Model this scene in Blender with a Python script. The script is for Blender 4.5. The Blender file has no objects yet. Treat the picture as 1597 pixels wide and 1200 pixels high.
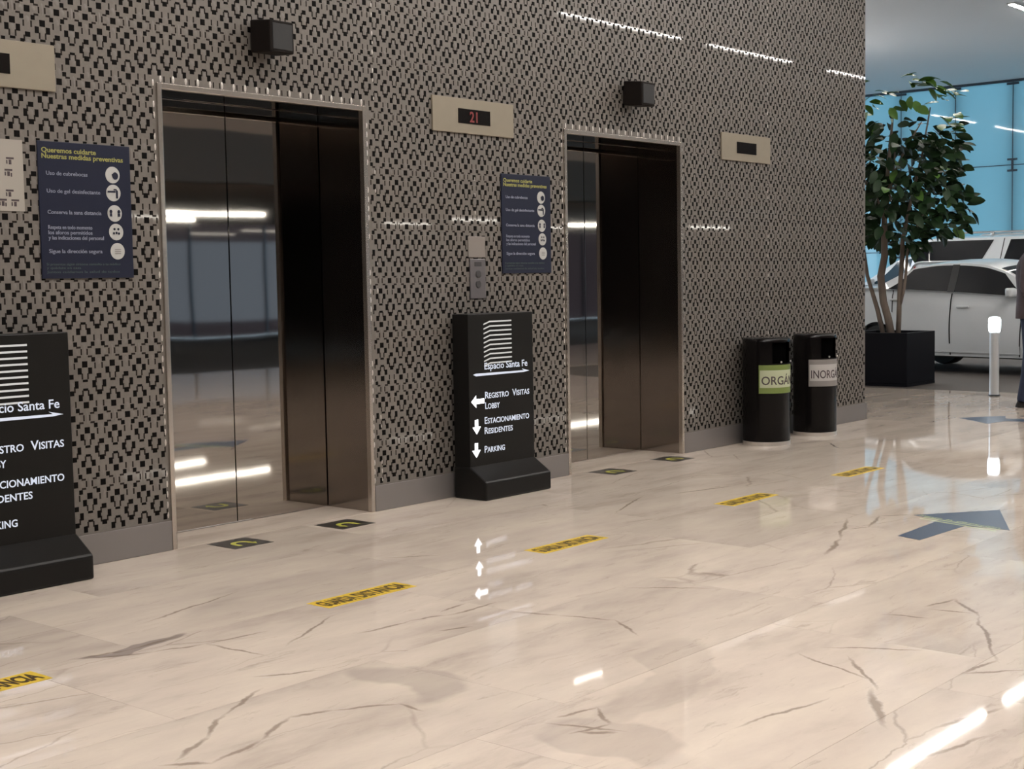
import bpy, bmesh, math, random
from mathutils import Vector, Matrix
random.seed(7)
S = bpy.context.scene
COL = S.collection
PI = math.pi

# ------------------------------------------------------------------ camera
FPX, YAW, PITCH, ROLL = 2198.37, 0.7045, -0.0739, -0.0173
CAM = Vector((0.0, -5.548, 1.2546))
fw = Vector((math.cos(YAW)*math.cos(PITCH), math.sin(YAW)*math.cos(PITCH), math.sin(PITCH)))
r0 = Vector((math.sin(YAW), -math.cos(YAW), 0.0)); u0 = r0.cross(fw)
rt = math.cos(ROLL)*r0 + math.sin(ROLL)*u0
up = -math.sin(ROLL)*r0 + math.cos(ROLL)*u0
cd = bpy.data.cameras.new('camera'); cd.sensor_width = 36; cd.sensor_fit = 'HORIZONTAL'
cd.lens = FPX/1597*36; cd.clip_end = 300
cam = bpy.data.objects.new('camera', cd); COL.objects.link(cam)
M = Matrix((( rt.x, up.x, -fw.x, CAM.x), (rt.y, up.y, -fw.y, CAM.y), (rt.z, up.z, -fw.z, CAM.z), (0,0,0,1)))
cam.matrix_world = M
S.camera = cam

# ------------------------------------------------------------------ world, exposure
w = bpy.data.worlds.new('world'); S.world = w; w.use_nodes = True
bg = w.node_tree.nodes['Background']; bg.inputs[0].default_value = (0.62, 0.82, 1.0, 1); bg.inputs[1].default_value = 5.5
S.view_settings.view_transform = 'Standard'; S.view_settings.look = 'None'
S.view_settings.exposure = 0.0; S.view_settings.gamma = 1.0; S.view_settings.use_curve_mapping = False
LED = 80.0          # strength of the ceiling light strips in the far rows
LED_FILL = 75.0    # strength of the added unseen lobby strips and pendant uplights
LED_LOW = 25.0      # strength of the strips under the low ceiling

# ------------------------------------------------------------------ materials
def new_mat(name):
    m = bpy.data.materials.new(name); m.use_nodes = True
    return m, m.node_tree.nodes, m.node_tree.links, m.node_tree.nodes['Principled BSDF']
def pmat(name, col, rough=0.5, metal=0.0, spec=0.5, coat=0.0, coat_rough=0.05, emit=None, estr=0.0, noise=0.0, nscale=8.0, bump=0.0, stretch=(1,1,1)):
    m, n, l, b = new_mat(name)
    b.inputs['Base Color'].default_value = (*col, 1); b.inputs['Roughness'].default_value = rough
    b.inputs['Metallic'].default_value = metal; b.inputs['Specular IOR Level'].default_value = spec
    b.inputs['Coat Weight'].default_value = coat; b.inputs['Coat Roughness'].default_value = coat_rough
    if emit: b.inputs['Emission Color'].default_value = (*emit, 1); b.inputs['Emission Strength'].default_value = estr
    if noise or bump:
        tc = n.new('ShaderNodeTexCoord'); mp = n.new('ShaderNodeMapping'); mp.inputs['Scale'].default_value = stretch
        tx = n.new('ShaderNodeTexNoise'); tx.inputs['Scale'].default_value = nscale; tx.inputs['Detail'].default_value = 4
        l.new(tc.outputs['Object'], mp.inputs[0]); l.new(mp.outputs[0], tx.inputs['Vector'])
        if noise:
            mx = n.new('ShaderNodeMix'); mx.data_type = 'RGBA'
            mx.inputs[6].default_value = (*[c*(1-noise) for c in col], 1); mx.inputs[7].default_value = (*[min(1, c*(1+noise)) for c in col], 1)
            l.new(tx.outputs['Fac'], mx.inputs[0]); l.new(mx.outputs[2], b.inputs['Base Color'])
        if bump:
            bp = n.new('ShaderNodeBump'); bp.inputs['Strength'].default_value = bump; bp.inputs['Distance'].default_value = 0.01
            l.new(tx.outputs['Fac'], bp.inputs['Height']); l.new(bp.outputs[0], b.inputs['Normal'])
    return m

# marble: warm ground, soft clouds, fine wandering veins and the few large veins and grey patches this floor has
VEINS = [(2.201,-2.485,2.364,-2.395,1.4),(2.364,-2.395,2.527,-2.273,1.4),(2.527,-2.273,2.766,-2.160,1.2),
(2.151,-2.484,2.243,-2.580,1.2),(2.243,-2.580,2.445,-2.546,1.3),(2.445,-2.546,2.621,-2.448,1.3),(2.621,-2.448,2.742,-2.507,1.2),(2.742,-2.507,2.910,-2.605,1.1),(2.910,-2.605,2.905,-2.702,1),
(2.627,-1.389,2.794,-1.405,1.5),(2.794,-1.405,3.017,-1.395,1.6),(2.627,-1.389,2.822,-1.514,1),(2.822,-1.514,2.999,-1.567,1),(2.999,-1.567,3.240,-1.589,1),(3.006,-1.576,3.028,-1.860,1),
(2.846,-2.031,3.011,-2.152,1.1),(3.074,-1.120,3.584,-0.993,.9),(3.429,-1.893,3.676,-1.908,.9),(3.676,-1.908,3.821,-1.969,1.1),(3.821,-1.969,4.088,-1.977,1.2),(3.844,-1.914,3.997,-1.890,.9),(3.614,-2.097,3.739,-2.156,.9),
(3.175,-1.805,3.561,-1.614,.8),(3.998,-2.125,4.063,-2.300,.9),(4.063,-2.300,4.134,-2.515,.8),(4.134,-2.515,4.000,-2.697,.8),(4.601,-2.239,4.788,-2.517,.8),
(6.568,-2.205,6.066,-2.427,1.7),(6.066,-2.427,5.676,-2.555,1.8),(6.300,-2.341,6.427,-2.398,1),(6.427,-2.398,6.752,-2.300,1.3),(6.752,-2.300,6.877,-2.412,1),
(4.999,-3.321,5.170,-3.374,1.3),(5.170,-3.374,4.953,-3.551,1.5),(4.953,-3.551,4.424,-3.829,1),(4.424,-3.829,4.201,-3.804,1),(4.964,-3.362,4.980,-3.503,1),(4.365,-3.938,4.201,-3.804,.9),(4.792,-3.264,4.824,-3.424,.9),
(4.171,-3.425,3.894,-3.661,.9),(3.883,-3.646,3.581,-3.838,2.2),(4.120,-3.288,3.971,-3.592,.8),(4.243,-3.317,4.395,-3.591,.8),
(3.102,-3.063,3.242,-3.096,.9),(3.242,-3.096,3.135,-3.222,.9),(3.135,-3.222,3.002,-3.187,.9),(3.034,-3.070,3.110,-3.284,.9),(3.031,-3.198,3.091,-3.276,1.8),(3.327,-3.523,3.719,-3.592,.8),
(3.663,-3.964,3.933,-4.030,1.6),(3.329,-3.998,3.663,-4.100,1.3),(6.797,-0.988,7.251,-1.121,1.6),(4.465,-0.972,4.663,-1.147,.7),(9.542,-0.533,9.235,-0.796,1.2),(6.061,-1.110,6.594,-0.903,1)]
PATCHES = [(3.095,-2.47,.14,.24,.2,.38),(3.05,-3.30,.12,.24,-.3,.30),(2.84,-1.42,.20,.035,.0,.9),(3.60,-3.10,.5,.10,.3,.22),(4.0,-1.2,.9,.25,.1,.15)]
def marble():
    m, n, l, b = new_mat('polished_marble')
    geo = n.new('ShaderNodeNewGeometry')
    oi = n.new('ShaderNodeObjectInfo')
    nz = n.new('ShaderNodeTexNoise'); nz.inputs['Scale'].default_value = 5.0; nz.inputs['Detail'].default_value = 5; nz.inputs['Roughness'].default_value = .62
    l.new(geo.outputs['Position'], nz.inputs['Vector'])
    sb = n.new('ShaderNodeVectorMath'); sb.operation = 'SUBTRACT'; sb.inputs[1].default_value = (.5,.5,.5); l.new(nz.outputs['Color'], sb.inputs[0])
    sc = n.new('ShaderNodeVectorMath'); sc.operation = 'SCALE'; sc.inputs['Scale'].default_value = .075; l.new(sb.outputs[0], sc.inputs[0])
    wp = n.new('ShaderNodeVectorMath'); wp.operation = 'ADD'; l.new(geo.outputs['Position'], wp.inputs[0]); l.new(sc.outputs[0], wp.inputs[1])
    # flatten z so that slab edges do not matter
    fl = n.new('ShaderNodeVectorMath'); fl.operation = 'MULTIPLY'; fl.inputs[1].default_value = (1,1,0); l.new(wp.outputs[0], fl.inputs[0])
    def ellipse(cx, cy, a, bb, rot, src=None):
        mp = n.new('ShaderNodeMapping'); mp.vector_type = 'TEXTURE'
        mp.inputs['Location'].default_value = (cx, cy, 0); mp.inputs['Rotation'].default_value = (0, 0, rot); mp.inputs['Scale'].default_value = (a, bb, 1)
        g = n.new('ShaderNodeTexGradient'); g.gradient_type = 'SPHERICAL'
        l.new(src or fl.outputs[0], mp.inputs[0]); l.new(mp.outputs[0], g.inputs[0])
        return g.outputs['Fac']
    acc = None
    for x1, y1, x2, y2, s in VEINS:
        L = math.hypot(x2-x1, y2-y1)
        f = ellipse((x1+x2)/2, (y1+y2)/2, L*.62, .0062*s+.0042, math.atan2(y2-y1, x2-x1))
        if acc is None: acc = f
        else:
            a = n.new('ShaderNodeMath'); a.operation = 'MAXIMUM'; l.new(acc, a.inputs[0]); l.new(f, a.inputs[1]); acc = a.outputs[0]
    vr = n.new('ShaderNodeMapRange'); vr.inputs['From Min'].default_value = .05; vr.inputs['From Max'].default_value = .6; l.new(acc, vr.inputs['Value'])
    vr.inputs['To Max'].default_value = .62
    pn = n.new('ShaderNodeTexNoise'); pn.inputs['Scale'].default_value = 2.1; pn.inputs['Detail'].default_value = 3; l.new(geo.outputs['Position'], pn.inputs['Vector'])
    ps = n.new('ShaderNodeVectorMath'); ps.operation = 'SUBTRACT'; ps.inputs[1].default_value = (.5,.5,.5); l.new(pn.outputs['Color'], ps.inputs[0])
    pk = n.new('ShaderNodeVectorMath'); pk.operation = 'MULTIPLY_ADD'; pk.inputs[1].default_value = (.5,.5,0); l.new(ps.outputs[0], pk.inputs[0])
    pf = n.new('ShaderNodeVectorMath'); pf.operation = 'MULTIPLY'; pf.inputs[1].default_value = (1,1,0); l.new(geo.outputs['Position'], pf.inputs[0]); l.new(pf.outputs[0], pk.inputs[2])
    pacc = None
    for cx, cy, a_, b_, ro, st in PATCHES:
        f = ellipse(cx, cy, a_*1.25, b_*1.25, ro, pk.outputs[0])
        k = n.new('ShaderNodeMapRange'); k.inputs['From Min'].default_value = .12; k.inputs['From Max'].default_value = .28; k.inputs['To Max'].default_value = st; l.new(f, k.inputs['Value'])
        if pacc is None: pacc = k.outputs[0]
        else:
            a = n.new('ShaderNodeMath'); a.operation = 'MAXIMUM'; l.new(pacc, a.inputs[0]); l.new(k.outputs[0], a.inputs[1]); pacc = a.outputs[0]
    # per-slab offset for the general figure
    of = n.new('ShaderNodeVectorMath'); of.operation = 'SCALE'; of.inputs[0].default_value = (13.1, 7.7, 3.3); l.new(oi.outputs['Random'], of.inputs['Scale'])
    po = n.new('ShaderNodeVectorMath'); po.operation = 'ADD'; l.new(wp.outputs[0], po.inputs[0]); l.new(of.outputs[0], po.inputs[1])
    mpc = n.new('ShaderNodeMapping'); mpc.inputs['Rotation'].default_value = (0,0,.5); mpc.inputs['Scale'].default_value = (.8,2.6,1); l.new(po.outputs[0], mpc.inputs[0])
    cl = n.new('ShaderNodeTexNoise'); cl.inputs['Scale'].default_value = 1.7; cl.inputs['Detail'].default_value = 7; cl.inputs['Roughness'].default_value = .6; l.new(mpc.outputs[0], cl.inputs['Vector'])
    cr = n.new('ShaderNodeValToRGB'); e = cr.color_ramp.elements
    e[0].position = .30; e[0].color = (.50,.425,.365,1); e[1].position = .68; e[1].color = (.70,.61,.515,1)
    k = e.new(.46); k.color = (.615,.53,.455,1)
    l.new(cl.outputs['Fac'], cr.inputs[0])
    # short fine streaks
    mps = n.new('ShaderNodeMapping'); mps.inputs['Rotation'].default_value = (0,0,.42); mps.inputs['Scale'].default_value = (2.2,13,1); l.new(po.outputs[0], mps.inputs[0])
    st_ = n.new('ShaderNodeTexNoise'); st_.inputs['Scale'].default_value = 1.6; st_.inputs['Detail'].default_value = 8; st_.inputs['Roughness'].default_value = .7; st_.inputs['Distortion'].default_value = .8; l.new(mps.outputs[0], st_.inputs['Vector'])
    sr = n.new('ShaderNodeMapRange'); sr.inputs['From Min'].default_value = .42; sr.inputs['From Max'].default_value = .27; sr.inputs['To Max'].default_value = .38; l.new(st_.outputs['Fac'], sr.inputs['Value'])
    # fine wandering veins
    vo = n.new('ShaderNodeTexVoronoi'); vo.feature = 'DISTANCE_TO_EDGE'; vo.inputs['Scale'].default_value = 1.15
    l.new(mpc.outputs[0], vo.inputs['Vector'])
    fv = n.new('ShaderNodeMapRange'); fv.inputs['From Min'].default_value = .0; fv.inputs['From Max'].default_value = .012; fv.inputs['To Min'].default_value = 1; fv.inputs['To Max'].default_value = 0; l.new(vo.outputs['Distance'], fv.inputs['Value'])
    gate = n.new('ShaderNodeMapRange'); gate.inputs['From Min'].default_value = .52; gate.inputs['From Max'].default_value = .66; gate.inputs['To Max'].default_value = .5
    g2 = n.new('ShaderNodeTexNoise'); g2.inputs['Scale'].default_value = .9; l.new(po.outputs[0], g2.inputs['Vector']); l.new(g2.outputs['Fac'], gate.inputs['Value'])
    fvm = n.new('ShaderNodeMath'); fvm.operation = 'MULTIPLY'; l.new(fv.outputs[0], fvm.inputs[0]); l.new(gate.outputs[0], fvm.inputs[1])
    vb_ = n.new('ShaderNodeMath'); vb_.operation = 'MAXIMUM'; l.new(sr.outputs[0], vb_.inputs[0]); l.new(fvm.outputs[0], vb_.inputs[1])
    va = n.new('ShaderNodeMath'); va.operation = 'MAXIMUM'; l.new(vr.outputs[0], va.inputs[0]); l.new(vb_.outputs[0], va.inputs[1])
    # slab tone
    tn = n.new('ShaderNodeMapRange'); tn.inputs['To Min'].default_value = .93; tn.inputs['To Max'].default_value = 1.06; l.new(oi.outputs['Random'], tn.inputs['Value'])
    tm = n.new('ShaderNodeVectorMath'); tm.operation = 'SCALE'; l.new(cr.outputs[0], tm.inputs[0]); l.new(tn.outputs[0], tm.inputs['Scale'])
    mp_ = n.new('ShaderNodeMix'); mp_.data_type = 'RGBA'; mp_.inputs[7].default_value = (.30,.25,.225,1)
    l.new(pacc, mp_.inputs[0]); l.new(tm.outputs[0], mp_.inputs[6])
    mv = n.new('ShaderNodeMix'); mv.data_type = 'RGBA'; mv.inputs[7].default_value = (.185,.135,.10,1)
    l.new(va.outputs[0], mv.inputs[0]); l.new(mp_.outputs[2], mv.inputs[6])
    l.new(mv.outputs[2], b.inputs['Base Color'])
    b.inputs['Roughness'].default_value = .03; b.inputs['Specular IOR Level'].default_value = .5
    return m

def steel(name, col, rough, streak=.25, direction=(60,60,1)):
    m, n, l, b = new_mat(name)
    b.inputs['Metallic'].default_value = 1.0
    tc = n.new('ShaderNodeTexCoord'); mp = n.new('ShaderNodeMapping'); mp.inputs['Scale'].default_value = direction
    tx = n.new('ShaderNodeTexNoise'); tx.inputs['Scale'].default_value = 5; tx.inputs['Detail'].default_value = 3
    l.new(tc.outputs['Object'], mp.inputs[0]); l.new(mp.outputs[0], tx.inputs['Vector'])
    mr = n.new('ShaderNodeMapRange'); mr.inputs['To Min'].default_value = rough*(1-streak); mr.inputs['To Max'].default_value = rough*(1+streak)
    l.new(tx.outputs['Fac'], mr.inputs['Value']); l.new(mr.outputs[0], b.inputs['Roughness'])
    b.inputs['Base Color'].default_value = (*col, 1)
    t2 = n.new('ShaderNodeTexNoise'); t2.inputs['Scale'].default_value = 1.3; t2.inputs['Detail'].default_value = 1
    l.new(tc.outputs['Object'], t2.inputs['Vector'])
    bp = n.new('ShaderNodeBump'); bp.inputs['Strength'].default_value = .025; bp.inputs['Distance'].default_value = .05
    l.new(t2.outputs['Fac'], bp.inputs['Height']); l.new(bp.outputs[0], b.inputs['Normal'])
    return m

def frosted(name, col, trans=.8):
    m, n, l, b = new_mat(name)
    n.remove(b); out = n['Material Output']
    tr = n.new('ShaderNodeBsdfTranslucent'); tr.inputs[0].default_value = (*col, 1)
    df = n.new('ShaderNodeBsdfDiffuse'); df.inputs[0].default_value = (*[c*.6 for c in col], 1)
    gl = n.new('ShaderNodeBsdfGlossy'); gl.inputs['Roughness'].default_value = .03
    m1 = n.new('ShaderNodeMixShader'); m1.inputs[0].default_value = 1-trans; l.new(tr.outputs[0], m1.inputs[1]); l.new(df.outputs[0], m1.inputs[2])
    fr = n.new('ShaderNodeFresnel'); fr.inputs[0].default_value = 1.5
    m2 = n.new('ShaderNodeMixShader'); l.new(fr.outputs[0], m2.inputs[0]); l.new(m1.outputs[0], m2.inputs[1]); l.new(gl.outputs[0], m2.inputs[2])
    l.new(m2.outputs[0], out.inputs[0])
    return m

MT = dict(
 marble=marble(),
 grout=pmat('grout', (.30,.25,.21), .6),
 drive=pmat('driveway_paving', (.075,.063,.055), .6, noise=.25, nscale=30),
 wallbase=pmat('mosaic_ground', (.158,.142,.126), .38, spec=.4, coat=.7, coat_rough=.03, noise=.18, nscale=55),
 black=pmat('black_tessera', (.0035,.0028,.0025), .6, spec=.08),
 brown=pmat('brown_tessera', (.018,.0135,.011), .6, spec=.1),
 silver=pmat('silver_tessera', (.170,.155,.139), .40, metal=.2),
 glint=pmat('polished_tessera', (.62,.59,.55), .35, metal=.55),
 ceil=pmat('ceiling_paint', (.82,.81,.81), .8),
 dark=pmat('dark_panel', (.030,.026,.024), .5),
 fascia=pmat('dark_fascia', (.045,.042,.040), .6),
 upper=pmat('taupe_plaster', (.24,.20,.17), .8),
 carpet=pmat('grey_carpet', (.05,.052,.058), .9),
 steel=steel('brushed_steel', (.50,.475,.45), .028),
 jamb=steel('jamb_steel', (.36,.325,.30), .10),
 trim=steel('trim_steel', (.66,.61,.56), .24),
 base=pmat('baseboard_steel', (.27,.25,.245), .42, metal=.6),
 plate=pmat('beige_steel_plate', (.27,.235,.18), .45, metal=.3, noise=.05, nscale=20),
 screen=pmat('display_glass', (.006,.005,.005), .15),
 red=pmat('red_segments', (.08,.01,.01), .5, emit=(1,.06,.05), estr=.085),
 navy=pmat('navy_print', (.0085,.0115,.029), .35, spec=.5),
 yellowtxt=pmat('yellow_print', (.30,.29,.08), .5),
 greytxt=pmat('grey_print', (.24,.26,.33), .5),
 dimtxt=pmat('dim_green_print', (.06,.085,.075), .5),
 iconw=pmat('white_icon', (.43,.43,.415), .5),
 paper=pmat('paper', (.32,.295,.26), .7),
 ink=pmat('dark_ink', (.05,.035,.04), .6),
 pinkplate=pmat('pale_metal_label', (.27,.24,.22), .4, metal=.3),
 callpanel=pmat('grey_call_panel', (.17,.16,.165), .35, metal=.5),
 button=pmat('dark_button', (.05,.048,.05), .4),
 lampbox=pmat('dark_brown_box', (.010,.0075,.0065), .6, spec=.12),
 totem=pmat('black_totem', (.008,.0075,.007), .38, spec=.25),
 lit=pmat('lit_lettering', (.25,.25,.3), .4, emit=(.80,.88,1.0), estr=.62),
 litarrow=pmat('lit_arrows', (.9,.9,.95), .4, emit=(.93,.95,1.0), estr=3.2),
 litlogo=pmat('lit_logo', (.25,.25,.25), .4, emit=(.95,.95,.92), estr=.42),
 bin=pmat('black_bin', (.005,.0042,.0042), .18, spec=.28),
 binhole=pmat('bin_inside', (.0015,.0015,.0015), .9, spec=0.0),
 chrome=pmat('satin_chrome', (.80,.77,.73), .38, metal=1.0),
 green=pmat('green_label', (.15,.20,.05), .5),
 palegreen=pmat('pale_green_label', (.42,.45,.30), .5),
 greylab=pmat('grey_label', (.21,.195,.185), .5),
 whitelab=pmat('white_label', (.42,.40,.385), .5),
 yellow=pmat('yellow_sticker', (.68,.47,.045), .4),
 stickertxt=pmat('brown_sticker_print', (.05,.03,.008), .5),
 darksticker=pmat('charcoal_sticker', (.030,.026,.022), .4),
 olive=pmat('lime_print', (.42,.42,.06), .5),
 bluesticker=pmat('slate_blue_sticker', (.022,.042,.085), .3),
 limeline=pmat('pale_lime_print', (.38,.44,.24), .5),
 planter=pmat('charcoal_planter', (.005,.0055,.0085), .5, spec=.15),
 soil=pmat('soil', (.03,.02,.014), .95, noise=.4, nscale=40),
 bark=pmat('grey_bark', (.17,.135,.11), .8, noise=.3, nscale=25, bump=.3, stretch=(1,1,.3)),
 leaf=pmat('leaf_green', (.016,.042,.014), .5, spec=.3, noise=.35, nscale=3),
 leaf2=pmat('lit_leaf_green', (.09,.20,.035), .4, noise=.25, nscale=3),  # lighter green painted in for leaves that catch the light
 carwhite=pmat('white_car_paint', (.66,.69,.71), .3, coat=.7, coat_rough=.03),
 carside=pmat('white_suv_paint', (.72,.72,.70), .25, coat=1.0, coat_rough=.03),
 cargrey=pmat('silver_car_paint', (.46,.485,.50), .25, coat=1.0, coat_rough=.03),
 glass=pmat('tinted_car_glass', (.005,.006,.008), .04, spec=.22),
 glassblue=pmat('blue_tinted_glass', (.02,.05,.075), .05, spec=.8),
 rubber=pmat('rubber', (.012,.012,.012), .8),
 blackplastic=pmat('black_plastic', (.01,.01,.01), .5),
 rim=pmat('alloy', (.5,.5,.5), .3, metal=1),
 redlamp=pmat('red_lamp', (.35,.01,.01), .2, coat=.6),
 headlamp=pmat('clear_lamp', (.7,.7,.72), .1, coat=1),
 bollard=pmat('satin_aluminium', (.74,.76,.78), .3, metal=.55),
 bollamp=pmat('bollard_lens', (1,1,1), .4, emit=(.86,.95,1.0), estr=9.0),
 led=pmat('led_diffuser', (1,1,1), .5, emit=(1.0,.95,.88), estr=LED),
 ledfill=pmat('led_fill_diffuser', (1,1,1), .5, emit=(1.0,.955,.915), estr=LED_FILL),
 ledlow=pmat('led_diffuser_low', (1,1,1), .5, emit=(1.0,.95,.84), estr=LED_LOW),
 housing=pmat('light_housing', (.5,.5,.5), .5),
 pane=frosted('blue_frosted_glass', (.36,.51,.545)),
 panedim=frosted('dim_blue_glass', (.19,.155,.155), .9),
 fitting=pmat('dark_fitting', (.05,.065,.08), .4, metal=.6),
 skin=pmat('skin', (.42,.25,.17), .5),
 shirt=pmat('grey_plum_cloth', (.085,.066,.075), .85, noise=.25, nscale=40),
 jeans=pmat('blue_denim', (.017,.024,.055), .85, noise=.25, nscale=60),
 hair=pmat('dark_hair', (.012,.009,.008), .6),
 shoe=pmat('dark_shoe', (.015,.012,.012), .5),
 eye=pmat('eye_dark', (.02,.015,.012), .2),
 lip=pmat('lip', (.30,.13,.11), .5),
)

# ------------------------------------------------------------------ helpers
class MB:
    def __init__(self): self.v = []; self.f = []
    def add(self, vs, fs):
        o = len(self.v); self.v += [tuple(p) for p in vs]; self.f += [tuple(i+o for i in q) for q in fs]; return self
    def box(self, a, b):
        (x0,y0,z0), (x1,y1,z1) = a, b
        return self.add([(x0,y0,z0),(x1,y0,z0),(x1,y1,z0),(x0,y1,z0),(x0,y0,z1),(x1,y0,z1),(x1,y1,z1),(x0,y1,z1)],
                        [(0,3,2,1),(4,5,6,7),(0,1,5,4),(1,2,6,5),(2,3,7,6),(3,0,4,7)])
    def prism(self, pts, z0, z1, axis='z'):   # convex or simple polygon
        n = len(pts)
        def P(p, z): return (p[0],p[1],z) if axis == 'z' else ((p[0],z,p[1]) if axis == 'y' else (z,p[0],p[1]))
        vs = [P(p,z0) for p in pts]+[P(p,z1) for p in pts]
        fs = [tuple(range(n))[::-1], tuple(range(n,2*n))]+[(i,(i+1)%n,n+(i+1)%n,n+i) for i in range(n)]
        return self.add(vs, fs)
    def lathe(self, prof, seg=32, c=(0,0,0), axis='z', cap=True):
        vs = []; n = len(prof)
        for i in range(seg):
            a = 2*PI*i/seg
            for r, h in prof:
                p = (r*math.cos(a), r*math.sin(a), h)
                if axis == 'y': p = (p[0], p[2], p[1])
                if axis == 'x': p = (p[2], p[0], p[1])
                vs.append((p[0]+c[0], p[1]+c[1], p[2]+c[2]))
        fs = []
        for i in range(seg):
            j = (i+1) % seg
            for k in range(n-1): fs.append((i*n+k, j*n+k, j*n+k+1, i*n+k+1))
        if cap:
            fs.append(tuple(i*n for i in range(seg))[::-1]); fs.append(tuple(i*n+n-1 for i in range(seg)))
        return self.add(vs, fs)
    def tube(self, pts, rad, seg=8):
        pts = [Vector(p) for p in pts]; rings = []
        if not isinstance(rad, (list, tuple)): rad = [rad]*len(pts)
        o = len(self.v)
        for i, p in enumerate(pts):
            d = (pts[min(i+1,len(pts)-1)]-pts[max(i-1,0)]).normalized()
            a = d.orthogonal().normalized() if i == 0 else (a - d*a.dot(d)).normalized()
            b = d.cross(a)
            for k in range(seg):
                t = 2*PI*k/seg; self.v.append(tuple(p+(a*math.cos(t)+b*math.sin(t))*rad[i]))
        for i in range(len(pts)-1):
            for k in range(seg):
                k2 = (k+1) % seg
                self.f.append((o+i*seg+k, o+i*seg+k2, o+(i+1)*seg+k2, o+(i+1)*seg+k))
        self.f.append(tuple(o+k for k in range(seg))[::-1]); self.f.append(tuple(o+(len(pts)-1)*seg+k for k in range(seg)))
        return self
    def mesh(self, name, mat, smooth=False, recalc=True):
        me = bpy.data.meshes.new(name); me.from_pydata(self.v, [], self.f); me.materials.append(mat)
        if recalc:
            bm = bmesh.new(); bm.from_mesh(me); bmesh.ops.recalc_face_normals(bm, faces=bm.faces); bm.to_mesh(me); bm.free()
        if smooth: me.polygons.foreach_set('use_smooth', [True]*len(me.polygons))
        me.update(); return me
    def obj(self, name, mat, parent=None, smooth=False, bevel=0, loc=None, recalc=True, seg=2):
        o = bpy.data.objects.new(name, self.mesh(name, mat, smooth, recalc)); COL.objects.link(o)
        if parent: o.parent = parent
        if loc: o.location = loc
        if bevel:
            b = o.modifiers.new('bevel', 'BEVEL'); b.width = bevel; b.segments = seg; b.limit_method = 'ANGLE'; b.angle_limit = .6
        if smooth == 'auto' or (smooth and bevel): pass
        return o
def smooth_by_angle(o, ang=40):
    me = o.data; me.polygons.foreach_set('use_smooth', [True]*len(me.polygons))
    me.set_sharp_from_angle(angle=math.radians(ang))
def thing(name, label, cat, loc=(0,0,0), rz=0, group=None):
    o = bpy.data.objects.new(name, None); COL.objects.link(o); o.location = loc; o.rotation_euler = (0,0,rz)
    o.empty_display_size = .1
    o['label'] = label; o['category'] = cat
    if group: o['group'] = group
    return o
def tag(o, label, cat, group=None):
    o['label'] = label; o['category'] = cat
    if group: o['group'] = group
    return o
def struct(o, label=None):
    o['kind'] = 'structure'
    if label: o['label'] = label
    return o
def text(name, s, size, mat, parent=None, loc=(0,0,0), rot=(PI/2,0,0), width=None, bold=0.0, smallcaps=False, align='LEFT', thick=.0004, bend=None, up=None):
    c = bpy.data.curves.new(name, 'FONT'); c.body = s; c.size = size; c.align_x = align; c.offset = bold; c.extrude = thick; c.resolution_u = 3
    if smallcaps:
        c.small_caps_scale = .78
        for i, ch in enumerate(s):
            if ch.islower(): c.body_format[i].use_small_caps = True
    t = bpy.data.objects.new(name+'_tmp', c); COL.objects.link(t)
    bpy.context.view_layer.update()
    me = bpy.data.meshes.new_from_object(t.evaluated_get(bpy.context.evaluated_depsgraph_get()))
    bpy.data.objects.remove(t); bpy.data.curves.remove(c)
    me.name = name; me.materials.clear(); me.materials.append(mat)
    if width and len(me.vertices):
        xs = [v.co.x for v in me.vertices]; wdt = max(xs)-min(xs); k = width/wdt; x0 = min(xs) if align == 'LEFT' else (min(xs)+max(xs))/2
        for v in me.vertices: v.co.x = (v.co.x-x0)*k
    if up:
        ys = [v.co.y for v in me.vertices]; k = up/(max(ys)-min(ys)); y0 = min(ys)
        for v in me.vertices: v.co.y = (v.co.y-y0)*k
    if bend:
        R = bend
        bm = bmesh.new(); bm.from_mesh(me)
        bmesh.ops.subdivide_edges(bm, edges=[e for e in bm.edges if e.calc_length() > .02], cuts=3)
        bmesh.ops.triangulate(bm, faces=bm.faces)
        for v in bm.verts:
            a = v.co.x/R; rr = R+v.co.z
            v.co = Vector((rr*math.sin(a), -rr*math.cos(a), v.co.y))
        bm.to_mesh(me); bm.free()
    o = bpy.data.objects.new(name, me); COL.objects.link(o)
    if parent: o.parent = parent
    o.location = loc; o.rotation_euler = rot
    return o
def proj(p):
    v = Vector(p)-CAM; d = v.dot(fw)
    return 798.5+FPX*v.dot(rt)/d, 600-FPX*v.dot(up)/d, d

# ------------------------------------------------------------------ setting: floor
H = 5.05; XE = 14.45; XG = 28.0; YB = -10.4; YBACK = -22.0; YF = 14.0; XL = -7.0; XR = XG
XO = 42.0
SX0, SX1, SY0, SY1 = 0.0, XE, -5.4, 1.8
fl = MB()
fl.box((XL,YB,-.2), (SX1,SY0,0)); fl.box((XL,SY0,-.2), (SX0,0,0)); fl.box((11.24,SY1,-.2), (XE,YF,0)); fl.box((XE,YB,-.2),(XR,-6.2,0))
floor = struct(fl.obj('floor', MT['marble']))
g = MB().box((SX0,SY0,-.2), (SX1,SY1,-.0215)).obj('floor_bed', MT['grout'], floor)
PX, PY, GAP = 1.606, .80, .0011
row = 0; y = SY0
k = 0
while y < SY1-.01:
    off = (.0, .8, .4)[row % 3]
    x = SX0-off
    while x < SX1-.01:
        a, b_ = max(x, SX0), min(x+PX, SX1)
        yy1 = min(y+PY, SY1)
        if b_-a > .02 and not (y >= -.01 and b_ < 11.3):
            s = MB().box((0,0,-.02), (b_-a-GAP, yy1-y-GAP, 0)).obj('marble_slab', MT['marble'], floor, loc=(a,y,0))
        x += PX
    y += PY; row += 1
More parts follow.
